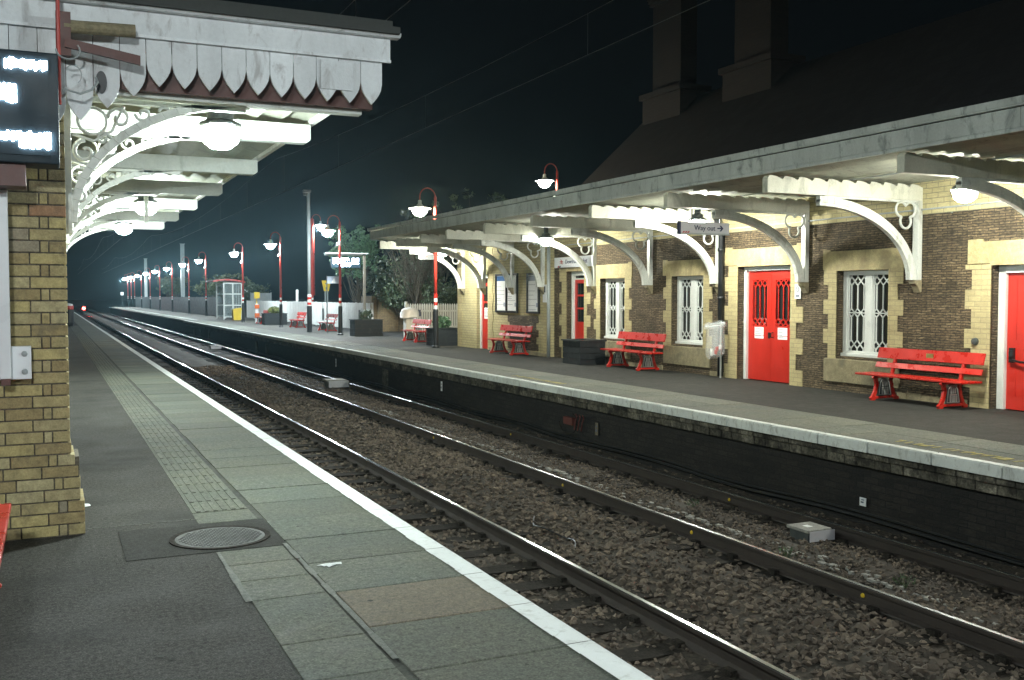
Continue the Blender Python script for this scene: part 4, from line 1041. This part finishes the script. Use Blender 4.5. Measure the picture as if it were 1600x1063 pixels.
# ------------------------------------------------------------------ fences, gate piers, shelter
def panelfence(name, lab, x, y0, y1, h, mat, step, cat='fence', gaps=True, t=.025, post=2.4, pmat=None, grp=None, z=PZ, dark=None):
    f = thing(name, lab, cat, (x, (y0+y1)/2, z), grp)
    m = MB(); y = y0
    while y < y1: m.box(x+random.uniform(0, .008), x+t+.008, y, min(y+step-.006, y1), z+.06, z+h+random.uniform(-.012, .012)); y += step
    m.build('boards', mat, f)
    m = MB(); m.box(x+t+.009, x+t+.05, y0, y1, z+.3, z+.38); m.box(x+t+.009, x+t+.05, y0, y1, z+h-.3, z+h-.22); m.build('rail', pmat or mat, f)
    y = y0
    while y <= y1+.01: m = MB(); m.box(x+t+.05, x+t+.14, y-.05, y+.05, z, z+h+.02); m.build('post', pmat or mat, f); y += post
    return f
f = panelfence('board_fence', 'pale grey white vertical board fence behind the distant benches', 14.0, 46.6, 80, 1.38, M['white_old'], .14, post=2.8)
m = MB(); m.box(13.985, 13.998, 55.5, 55.9, .35, 1.0); m.box(13.985, 13.998, 48.2, 48.5, .4, 1.0); m.build('slot', M['dark_steel'], f)
# dark metal fence
f = thing('dark_fence', 'long dark palisade fence running along the far end of the opposite platform', 'fence', (12.75, 130, PZ))
m = MB(); y = 84
for (z0, z1) in ((.25, .31), (1.45, 1.53)): m.box(12.72, 12.76, 84, 176, z0, z1)
m.build('rail', M['dark_steel'], f)
m = MB(); y = 84.; 
while y < 176: m.box(12.69, 12.715, y, y+.28, PZ+.05, 1.62+random.uniform(-.01, .01)); y += .3
m.build('boards', M['black_wood'], f)
m = MB(); 
for k in range(24): m.box(12.77, 12.85, 84+k*4-.05, 84+k*4+.05, PZ, 1.68)
m.build('posts', M['dark_steel'], f)
# palisade gate section next to shelter
f = thing('grey_screen', 'tall grey panel showing above the board fence beside the shelter', 'screen', (14.6, 76, PZ))
m = MB(); m.box(14.3, 15.9, 79.9, 80, PZ, 1.95); m.build('panel', M['grey_steel'], f); m = MB(); m.box(14.28, 14.34, 79.8, 79.9, PZ, 2.0); m.box(15.86, 15.92, 79.8, 79.9, PZ, 2.0); m.build('post', M['grey_steel'], f)
# picket fence
f = thing('picket_fence', 'white picket fence between the brick gate pier and the station building', 'fence', (15.3, 41, PZ))
m = MB(); x = 14.0
while x < 17: m.prism([(x, .0), (x+.075, .0), (x+.075, 1.3), (x+.0375, 1.37), (x, 1.3)], 'y', 41, 41.02); x += .108
m.build('pickets', M['white_clean'], f)
m = MB(); m.box(13.95, 17, 41.021, 41.06, .3, .38); m.box(13.95, 17, 41.021, 41.06, 1.0, 1.08); m.build('rail', M['white_clean'], f)
m = MB(); m.box(13.9, 13.99, 40.98, 41.07, PZ, 1.45); m.build('post', M['white_clean'], f)
# brick garden wall + pier
g = thing('brick_wall', 'old brown brick wall stub with an ivy covered top behind the long planter', 'wall', (14.9, 46.5, PZ))
m = MB(); m.box(14.35, 15.35, 46.3, 46.6, PZ, 1.78); m.box(14.1, 14.6, 46.6, 48.4, PZ, 1.7); m.build('brickwork', M['brick_old'], g)
m = MB(); m.box(14.3, 15.36, 46.26, 46.64, 1.78, 1.84); m.build('coping', M['concrete'], g, bevel=.01)
g = thing('gate_pier', 'brown brick gate pier with a blue oval sign', 'gate pier', (15.6, 46.3, PZ))
m = MB(); m.box(15.38, 15.85, 46.1, 46.57, PZ, 1.62); m.build('shaft', M['brick_old'], g)
m = MB(); m.prism([(15.36, 1.62), (15.87, 1.62), (15.87, 1.7), (15.75, 1.84), (15.48, 1.84), (15.36, 1.7)], 'y', 46.08, 46.59); m.build('cap', M['brick_old'], g)
m = MB(); pts = [(15.66+.13*math.cos(a), 1.15+.3*math.sin(a)) for a in np.linspace(0, 2*PI, 24, endpoint=False)]; m.prism(pts, 'y', 46.08, 46.1); m.build('sign', M['blue'], g)
# cabinet with plastic cover
g = thing('covered_cabinet', 'white cabinet under a crumpled sheet between gate pier and red bench', 'cabinet', (13.4, 39, PZ))
m = MB(); m.box(13.2, 13.62, 38.8, 39.2, PZ, 1.15); m.build('body', M['white_old'], g, bevel=.02)
m = MB(); n = 16
for i in range(7):
    z = 1.22-i*.07; 
    for k in range(n): t = 2*PI*k/n; rr = (.0 if i == 0 else .3+.03*math.sin(4*t+i)+.02*i); m.v.append((13.41+rr*math.cos(t), 39+rr*.9*math.sin(t), z+.02*math.sin(3*t+i)))
for i in range(6):
    for k in range(n): l = (k+1) % n; m.f.append([i*n+k, i*n+l, (i+1)*n+l, (i+1)*n+k])
m.build('sheet', M['sign_white'], g, smooth=True)
m = MB(); m.box(13.64, 13.9, 39.0, 39.04, .85, 1.12); m.build('label', M['ink'], g)
# shelter
s = thing('shelter', 'small glass waiting shelter with white frame and curved red roof', 'shelter', (12.3, 78, PZ))
m = MB(); x0, x1, y0, y1 = 11.65, 12.95, 76, 79.5
for x in (x0, (x0+x1)/2, x1):
    for y in (y0, y1): m.box(x-.045, x+.045, y-.045, y+.045, PZ, 2.7)
for z in (.12, .98, 1.82, 2.62):
    for y in (y0, y1): m.box(x0+.045, (x0+x1)/2-.045, y-.035, y+.035, z, z+.08); m.box((x0+x1)/2+.045, x1-.045, y-.035, y+.035, z, z+.08)
    m.box(x1-.035, x1+.035, y0+.045, y1-.045, z, z+.08)
for y in (77.2, 78.3): m.box(x1-.04, x1+.04, y-.04, y+.04, PZ, 2.7)
m.build('frame', M['white_clean'], s)
m = MB(); m.box(x0+.045, x1-.045, y0-.005, y0+.005, .2, 2.62); m.box(x0+.045, x1-.045, y1-.005, y1+.005, .2, 2.62); m.box(x1-.005, x1+.005, y0+.045, y1-.045, .2, 2.62); m.build('glazing', M['clear'], s)
m = MB(); A = []; B = []
for k in range(13): u = k/12; x = 10.85+2.3*u; z = 2.78+.2*math.sin(PI*(u*.8+.15)); A.append((x, z)); B.append((x, z-.13))
m.band(A, B, 'y', 75.7, 79.8); m.build('roof', M['red'], s)
m = MB(); m.box(12.4, 12.85, 76.4, 79.2, .42, .47); m.box(12.5, 12.6, 76.6, 76.7, PZ, .42); m.box(12.5, 12.6, 78.9, 79.0, PZ, .42); m.build('seat', M['grey_steel'], s)
s = thing('grit_bin', 'yellow grit bin in front of the glass shelter', 'grit bin', (12.2, 73.5, PZ))
m = MB(); m.prism([(11.9, PZ), (12.4, PZ), (12.45, .7), (11.85, .7)], 'y', 73.2, 73.8); m.build('body', M['yellow'], s)
m = MB(); m.prism([(11.82, .7), (12.48, .7), (12.46, .86), (11.9, .78)], 'y', 73.15, 73.85); m.build('lid', M['yellow'], s)
s = thing('help_point', 'orange and white help point post with a yellow top', 'help point', (12.05, 65.2, PZ))
m = MB(); m.box(11.95, 12.15, 65.1, 65.3, PZ, 1.2); m.build('post', M['sign_white'], s); m = MB(); m.box(11.9, 12.2, 65.06, 65.09, .9, 1.15); m.box(11.9, 12.2, 65.06, 65.09, .3, .6); m.build('panel', M['orange'], s)
m = MB(); m.box(11.9, 12.22, 65.05, 65.3, 1.55, 1.95); m.box(12.02, 12.08, 65.15, 65.2, 1.2, 1.55); m.build('sign', M['yellow'], s)
s = thing('parking_sign', 'yellow funnel shaped sign on a pale post behind the board fence', 'sign', (15.3, 60, -.05))
m = MB(); m.prism([(15.0, 2.65), (15.55, 2.65), (15.42, 2.0), (15.13, 2.0)], 'y', 59.9, 60.0); m.build('panel', M['yellow'], s)
m = MB(); m.box(15.18, 15.22, 59.92, 59.98, -.05, 2.0); m.box(15.34, 15.38, 59.92, 59.98, -.05, 2.0); m.build('post', M['grey_steel'], s)
m = MB(); m.box(15.2, 15.35, 59.895, 59.899, 2.42, 2.5); m.box(15.22, 15.33, 59.895, 59.899, 2.1, 2.25); m.build('marking', M['ink'], s)
m = MB(); m.tube([(13.95+.9, 66, -.05), (14.85, 66, 2.1)], .09, 8); m.lathe([(.1, 0), (.0, .05)], (14.85, 66, 2.1), 8); tag(m.build('marker_post', M['white_clean']), 'short white post behind the fence beside the banded grey pole', 'post')
for x, y, lab in ((13.6, 118, 'thick grey overhead line mast beside the third distant lamp'), (13.6, 166, 'thick grey overhead line mast near the far end of the lamp row')):
    s = thing('overhead_mast', lab, 'mast', (x, y, 0), 'grey overhead line masts'); m = MB(); m.box(x-.2, x+.2, y-.2, y+.2, -.05, 7.6); m.build('mast', M['grey_steel'], s)
    m = MB(); m.box(x-.26, x+.26, y-.26, y+.26, 7.6, 7.64); m.build('cap', M['grey_steel'], s)
s = thing('platform_end_sign', 'tiny white square sign at the far end of the opposite platform', 'sign', (10.6, 174, PZ))
m = MB(); m.box(10.35, 10.8, 174, 174.05, 1.9, 2.4); m.build('panel', M['sign_white'], s); m = MB(); m.box(10.55, 10.6, 174.05, 174.1, PZ, 2.4); m.build('post', M['dark_steel'], s)
s = thing('shunt_signal', 'small red signal light glowing beyond the end of the near platform', 'signal', (4.14, 150, -1.1))
m = MB(); m.box(4.0, 4.3, 150, 150.3, -.5, .5); m.box(4.1, 4.2, 150.1, 150.2, -1.1, -.5); m.build('housing', M['black'], s); m = MB(); m.lathe([(0, 0), (.2, .0), (.2, .02)], (0, 0, 0), 16); m.v = [(4.14+v[0], 149.98-v[2], .05+v[1]) for v in m.v]; m.build('lens', M['red_light'], s)
s = thing('litter_bin', 'dark standing bin with pale and red top far along the near platform', 'litter bin', (.98, 61.3, 0))
m = MB(); m.lathe([(.2, 0), (.26, .2), (.27, .9), (.22, .95)], (.92, 61.3, 0), 16); m.build('body', M['black'], s); m = MB(); m.lathe([(.24, .951), (.24, 1.15)], (.92, 61.3, 0), 16); m.build('band', M['red'], s); m = MB(); m.lathe([(.2, 1.151), (.2, 1.25), (.0, 1.3)], (.92, 61.3, 0), 16); m.build('cap', M['sign_white'], s)
# overhead wires
for (x, z, lab) in ((7.25, 5.22, 'contact wire over the far track'), (3.74, 5.0, 'contact wire over the near track')):
    t_ = thing('overhead_wire', lab, 'overhead wire', (x, 60, z), 'overhead electric wires')
    m = MB(); m.tube([(x, y, z) for y in np.linspace(-10, 166, 12)], .006, 4); m.build('contact_wire', M['dark_steel'], t_)
    m = MB(); path = []
    for y in np.linspace(-12, 166, 50): u = ((y+12) % 48)/48; path.append((x, y, z+1.3-.7*4*u*(1-u)))
    m.tube(path, .005, 4); m.build('messenger_wire', M['dark_steel'], t_)
    for y in range(-8, 160, 7):
        u = ((y+12) % 48)/48; m = MB(); m.tube([(x, y, z), (x, y, z+1.3-.7*4*u*(1-u))], .004, 4); m.build('dropper', M['dark_steel'], t_)

# ------------------------------------------------------------------ trees
def tree(lab, x, y, z, h, crown, n, leafm, size, twigs=40, name='tree', grp=None, spread=1., bare=False, trunk=.12):
    t_ = thing(name, lab, 'tree' if name == 'tree' else 'bush', (x, y, z), grp)
    m = MB(); tips = []
    m.tube([(x, y, z), (x+.1, y, z+h*.3), (x+.05, y+.1, z+h*.6)], [trunk, trunk*.7, trunk*.4], 8)
    for k in range(twigs):
        a = rng.uniform(0, 2*PI); st = rng.uniform(.1, .55)*h; r = spread*rng.uniform(.4, 1.); top = rng.uniform(.6, 1.)*h
        p0 = Vector((x+.05, y, z+st)); p3 = Vector((x+r*crown[0]*math.cos(a), y+r*crown[1]*math.sin(a), z+max(top, st+.3)))
        p1 = p0.lerp(p3, .35)+Vector((0, 0, -.08*h)); p2 = p0.lerp(p3, .7)+Vector((rng.normal(0, .1), 0, 0))
        w_ = trunk*.25; m.tube([p0, p1, p2, p3], [w_, w_*.6, w_*.35, w_*.12], 4); tips += [p2, p3]
        for q in range(5 if bare else 2):
            e = p2+Vector((rng.normal(0, .35), rng.normal(0, .35), abs(rng.normal(.4, .35)))); m.tube([p1.lerp(p3, rng.uniform(.2, .9)), e], [w_*.25, w_*.08], 3); tips.append(e)
    m.build('trunk', M['bark'], t_)
    if n:
        m = MB(); per = max(1, n//len(tips))
        for p in tips:
            rr = rng.uniform(.12, .4)*spread; leaves(m, per, p, (rr, rr, rr*.8), size)
        m.build('crown', leafm, t_)
    return t_
tree('leafy green tree lit by the lamps left of the opposite canopy', 14.9, 52, -.05, 5.6, (1.5, 1.5), 5200, M['leaf'], .085, 34)
tree('bare twiggy tree behind the brick wall and the canopy end', 15.6, 44.5, -.05, 4.6, (1.9, 1.2), 500, M['ivy'], .06, 60, bare=True)
tree('second bare twiggy tree just left of the red lamp post behind the canopy', 17.0, 47, -.05, 5.2, (1.7, 1.3), 700, M['ivy'], .06, 50, bare=True)
tree('dark ivy bush spilling over the brown brick wall', 15.4, 45.3, -.05, 2.5, (1.4, .7), 3600, M['ivy'], .07, 34, 'bush')
tree('dark bush behind the white picket fence', 16.6, 43.4, -.05, 2.2, (1.4, .7), 2600, M['ivy'], .07, 26, 'bush')
for i, (x, y, h, lm, lab) in enumerate([(14.6, 92, 3.6, 'leaf_far', 'scrubby tree left of the shelter roof behind the dark fence'), (14.4, 101, 3.8, 'leaf_far', 'scrubby tree between the first and second distant lamps'), (14.6, 84, 2.6, 'ivy', 'low dark bush right behind the glass shelter'),
                            (14.4, 134, 4.2, 'leaf_far', 'scrubby tree between the fourth and fifth distant lamps'), (15, 146, 4.4, 'ivy', 'dark scrubby tree deep in the distant lamp row')]):
    tree(lab, x, y, -.05, h, (1.9, 2.6), 1900, M[lm], .13, 26, grp='scrubby trees behind the dark fence')
for i, (x, y, h, lab) in enumerate([(18.5, 58, 4.0, 'dark bush in the shadow behind the distant display'), (20, 53, 6.5, 'tall dark tree behind the leafy lit tree'), (19.5, 47, 6.8, 'tall dark tree above the far canopy end')]):
    tree(lab, x, y, -.05, h, (2.2, 2.2), 2400, M['ivy'], .11, 26, grp='dark trees beyond the fence')

# ------------------------------------------------------------------ near building on the left
nb_ = thing('near_building', 'yellow brick near station building with white scalloped canopy on the left', 'station building', (-1, 15, 0))
# brick pier face towards the camera: real bricks in courses, mortar behind
m = MB(); m.box(-6, .088, 7.512, 44, 0, 3.2); m.box(-6, .16, 7.515, 7.9, 0, .55); m.build('wall', M['joint'], nb_)
m = MB(); rh = .0815; z = .004; k = 0
while z < 3.15:
    face_r = .19 if z < .2 else (.165 if z < .36 else (.105 if z > .6 else .105+(.6-z)/.24*.06))
    x = face_r; seq = [.235, .115] if k % 2 else [.115, .235]; q = 0
    if k % 2 == 0: seq = [.235]*1
    pat = ([.235, .235] if k % 2 else [.115, .06, .235])
    i = 0
    while x > -1.3:
        if k % 2: wv = .235
        else: wv = .115 if i == 0 else (.055 if i == 1 else .235)
        i += 1
        yj = random.uniform(-.003, .003)
        m.box(x-wv+.009, x, 7.5+yj, 7.62, z+.004, z+rh-.006); x -= wv
    # side return along Y
    y = 7.62 if k % 2 else 7.74
    m.box(.06, face_r-.001, 7.621, 7.735, z+.004, z+rh-.006)
    y = 7.745
    while y < 12: m.box(.06, (face_r if face_r < .12 or y < 7.9 else .1)-.002+random.uniform(-.002, .002), y, y+.225, z+.004, z+rh-.006); y += .235
    z += rh; k += 1
m.build('brickwork', M['brick_pier'], nb_, bevel=.004)
m = MB(); m.box(.04, .1, 12, 44, 0, 3.2); m.build('side_wall', M['brick_y'], nb_)
# canopy: boards, roof, edge fascia
LC1 = 24.2
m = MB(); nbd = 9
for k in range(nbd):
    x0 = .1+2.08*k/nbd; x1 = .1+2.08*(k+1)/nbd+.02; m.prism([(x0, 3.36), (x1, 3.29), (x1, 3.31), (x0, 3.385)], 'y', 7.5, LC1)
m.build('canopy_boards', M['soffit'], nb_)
m = MB(); m.box(-6, 2.36, 7.22, LC1, 3.64, 3.72); m.box(-6, 2.4, 7.16, 7.3, 3.615, 3.665); m.build('canopy_roof', M['lead'], nb_)
m = MB(); m.box(2.2, 2.25, 7.5, LC1, 3.25, 3.62); m.build('fascia', M['white_old'], nb_)
for i in range(6):
    y = 9.22+2.6*i
    m = MB(); m.prism([(.1, 3.07), (2.16, 3.07), (2.2, 3.1), (2.2, 3.24), (.1, 3.24)], 'y', y-.07, y+.07); m.build('canopy_beam', M['beam_left'], nb_, bevel=.006)
m = MB(); m.box(.1, 2.26, 7.42, 7.5, 3.09, 3.3); m.build('end_beam', M['brown'], nb_)
m = MB(); m.box(.1, 2.2, 7.502, 7.6, 3.06, 3.24); m.build('canopy_beam', M['white'], nb_)
# end valance
m = MB(); m.box(-6, 2.36, 7.28, 7.33, 3.43, 3.60); m.build('valance_rail', M['valance'], nb_, bevel=.003)
m = MB(); m.prism([(7.22, 3.60), (7.30, 3.60), (7.30, 3.63), (7.2, 3.63), (7.2, 3.615)], 'x', -6, 2.42); m.prism([(7.265, 3.42), (7.29, 3.42), (7.29, 3.445), (7.265, 3.44)], 'x', -6, 2.36); m.build('cornice', M['valance'], nb_)
m = MB(); x = 2.30; w_ = .168
tips = {}
def tipz(x):
    if x > .68: return 3.105
    return 3.105-(.68-x)*.55
while x > -3:
    xl = x-w_+.005; n = 8; zt = tipz(x-w_/2) if x-w_/2 > .05 else 2.78; zs = zt+.155
    pts = [(xl, 3.45), (x, 3.45)]
    if x > 2.29: pts = [(xl, 3.45), (x, 3.45)]
    for k in range(n+1):
        u = k/n; pts.append((x-(w_-.005)/2*(u), zs-(zs-zt)*(u**.54)))
    for k in range(n-1, -1, -1):
        u = k/n; pts.append((xl+(w_-.005)/2*(u), zs-(zs-zt)*(u**.54)))
    m.prism(pts, 'y', 7.30+random.uniform(0, .003), 7.325); x -= w_
m.build('valance_boards', M['valance'], nb_)
m = MB(); m.box(1.83, 2.07, 7.288, 7.299, 3.19, 3.40); m.build('valance_patch', M['valance'], nb_)
# scrolled brackets
def left_bracket(y):
    m = MB(); N = 18; A = []; B = []
    for k in range(N+1):
        t = PI/2*k/N; A.append((1.38-1.2*math.cos(t), 2.18+.88*math.sin(t))); B.append((1.38-1.26*math.cos(t), 2.18+.94*math.sin(t)-.0))
    m.band(A, B, 'y', y-.03, y+.03)
    m.box(.1, .15, y-.035, y+.035, 2.1, 3.07); m.box(.15, 1.35, y-.03, y+.03, 3.035, 3.068)
    o = m.build('bracket', M['white'], nb_, bevel=.004)
    def part(pts, r_, closed=False): q = MB(); q.tube(pts, r_, 5, closed); q.build('scroll', M['white'], o, smooth=True)
    def spiral(cx, cz, r, a0, turns, d=1):
        pts = []
        for k in range(26): u = k/25; a = a0+d*turns*2*PI*u; rr = r*(1-.72*u); pts.append((cx+rr*math.cos(a), y, cz+rr*math.sin(a)))
        part(pts, .013)
    def ring(cx, cz, r): part([(cx+r*math.cos(a), y, cz+r*math.sin(a)) for a in np.linspace(0, 2*PI, 18, endpoint=False)], .012, True)
    ring(.29, 2.90, .095); spiral(.24, 2.68, .08, PI/2, 1.1); spiral(.22, 2.50, .055, PI/2, 1.1, -1); spiral(.47, 2.93, .08, PI, 1.1, -1); spiral(.63, 2.975, .055, PI, 1.1)
    spiral(.78, 3.0, .04, PI, 1.0, -1); spiral(.36, 2.78, .05, 0, 1.1); ring(.2, 2.37, .035); ring(.9, 3.015, .022)
    part([(.16, y, 2.8), (.3, y, 2.76), (.42, y, 2.84), (.5, y, 3.02)], .012)
for y in [7.68]+[9.22+2.6*i for i in range(6)]: left_bracket(y)
for y, lab in ((8.55, 'dazzling lamp under the near canopy closest to the camera'), (15.66, 'second dazzling lamp under the near canopy'), (20.64, 'third lamp under the near canopy, farthest of the three')):
    canopy_lamp(1.3, y, 3.02 if y > 9 else 3.04, M['lamp_left'], lab, 'lamps under the near canopy', 3.34)
# pale vertical hanger by second lamp
m = MB(); m.box(1.24, 1.3, 15.2, 15.26, 2.72, 3.3); tag(m.build('conduit_drop', M['white']), 'white vertical conduit hanging beside the second near canopy lamp', 'conduit')
# fixtures on the valance
s = thing('pipe_bracket', 'pair of pale and brown pipe arms on a thin red upright at the canopy end', 'pipe bracket', (.08, 7.15, 3.3))
m = MB(); m.tube([(.11, 7.16, 3.415), (.545, 7.16, 3.43)], .042, 12); m.build('pale_tube', M['stone_sill'], s)
m = MB(); m.box(.11, .57, 7.1, 7.13, 3.23, 3.29); o = m.build('brown_arm', M['brown'], s)
for v in o.data.vertices: v.co.z += -.06*(v.co.x+.08-.11)/.46*1.2+.04
m = MB(); m.tube([(.075, 7.12, 2.9), (.075, 7.12, 3.62)], .013, 8); m.build('upright', M['red_post'], s)
m = MB(); m.box(.06, .15, 7.12, 7.2, 3.22, 3.5); m.build('mounting', M['brown'], s)
m = MB(); m.tube([(.13+.07*math.cos(a), 7.09, 3.25+.06*math.sin(a)) for a in np.linspace(PI, 2.2*PI, 12)], .006, 5); m.tube([(.1, 7.09, 3.0), (.2, 7.12, 2.98), (.27, 7.16, 3.02), (.31, 7.2, 3.08), (.3, 7.26, 3.12)], .008, 6); m.tube([(.16+.05*math.cos(a), 7.12, 3.1+.06*math.sin(a)) for a in np.linspace(-1, 2.4, 10)], .004, 5); m.build('cable', M['grey_steel'], s)
m = MB(); pts = [(.335+.036*math.cos(a), 3.10+.075*math.sin(a)) for a in np.linspace(0, 2*PI, 18, endpoint=False)]; m.prism(pts, 'y', 7.285, 7.298); m.build('cable_hole', M['black'], nb_)
# departure display on the left
s = thing('departure_display', 'dark departure display with glowing white lines at the left picture edge', 'departure display', (-.4, 7.1, 2.5))
m = MB(); m.box(-1.1, .07, 7.0, 7.25, 2.5, 3.2); m.build('housing', M['screen'], s, bevel=.01)
m = MB(); m.box(-1.1, .015, 6.99, 7.0, 2.55, 3.17); m.build('screen', M['screen'], s)
m = MB()
def jag(x0, x1, z0, z1, step=.014):
    x = x0
    while x < x1: m.box(x, min(x+step*.93, x1), 6.982, 6.99, z0+random.uniform(0, .022), z1-random.uniform(0, .02)); x += step
for q in ((-.235, .005, 3.075, 3.15), (-1.0, -.3, 3.075, 3.15), (-1.0, -.17, 2.865, 2.99), (-1.0, -.162, 2.625, 2.70), (-.16, .02, 2.585, 2.70)):
    m = MB(); jag(*q); m.build('text_line', M['led'], s)
m = MB(); m.box(-.6, -.13, 7.05, 7.3, 2.36, 2.499); m.build('mounting_block', M['brown'], s)
s = thing('wall_bracket_post', 'white square post with a bolted white plate on the brick pier', 'post', (-.27, 7.4, 1.1))
m = MB(); m.box(-.31, -.245, 7.3, 7.38, 1.12, 2.36); m.build('post', M['sign_white'], s, bevel=.004)
m = MB(); m.box(-.5, -.125, 7.381, 7.45, 1.11, 1.33); pt = m.build('plate', M['sign_white'], s, bevel=.004)
m = MB()
for z in (1.16, 1.28): m.lathe([(.0, .02), (.016, .015), (.02, 0)], (0, 0, 0), 10); k = len(m.v)-30; m.v[k:] = [(-.165+v[0], 7.381-v[2], z+v[1]) for v in m.v[k:]]
m.build('bolts', M['grey_steel'], pt)
m = MB(); m.box(-.305, -.25, 7.3, 7.38, 1.08, 1.119); m.build('foot', M['brown'], s)

# ------------------------------------------------------------------ added mist volume standing in for lens glow
m = MB(); m.box(-30, 60, -25, 345, -2.3, 14)
hz = m.build('lens_glow_volume', None); hz.data.materials.clear()
hm = bpy.data.materials.new('lens_glow_volume'); hm.use_nodes = True; t = NT(hm); t.n.remove(t.n['Principled BSDF'])
v = t.add('ShaderNodeVolumePrincipled', {'Color': (.5, .85, 1., 1), 'Density': .00032, 'Anisotropy': .8}); t.l.new(v.outputs[0], t.n['Material Output'].inputs['Volume'])
hz.data.materials.append(hm); hz['kind'] = 'stuff'; hz['label'] = 'thin added volume imitating lens glow around the platform lamps'; hz['category'] = 'lens_glow_volume'
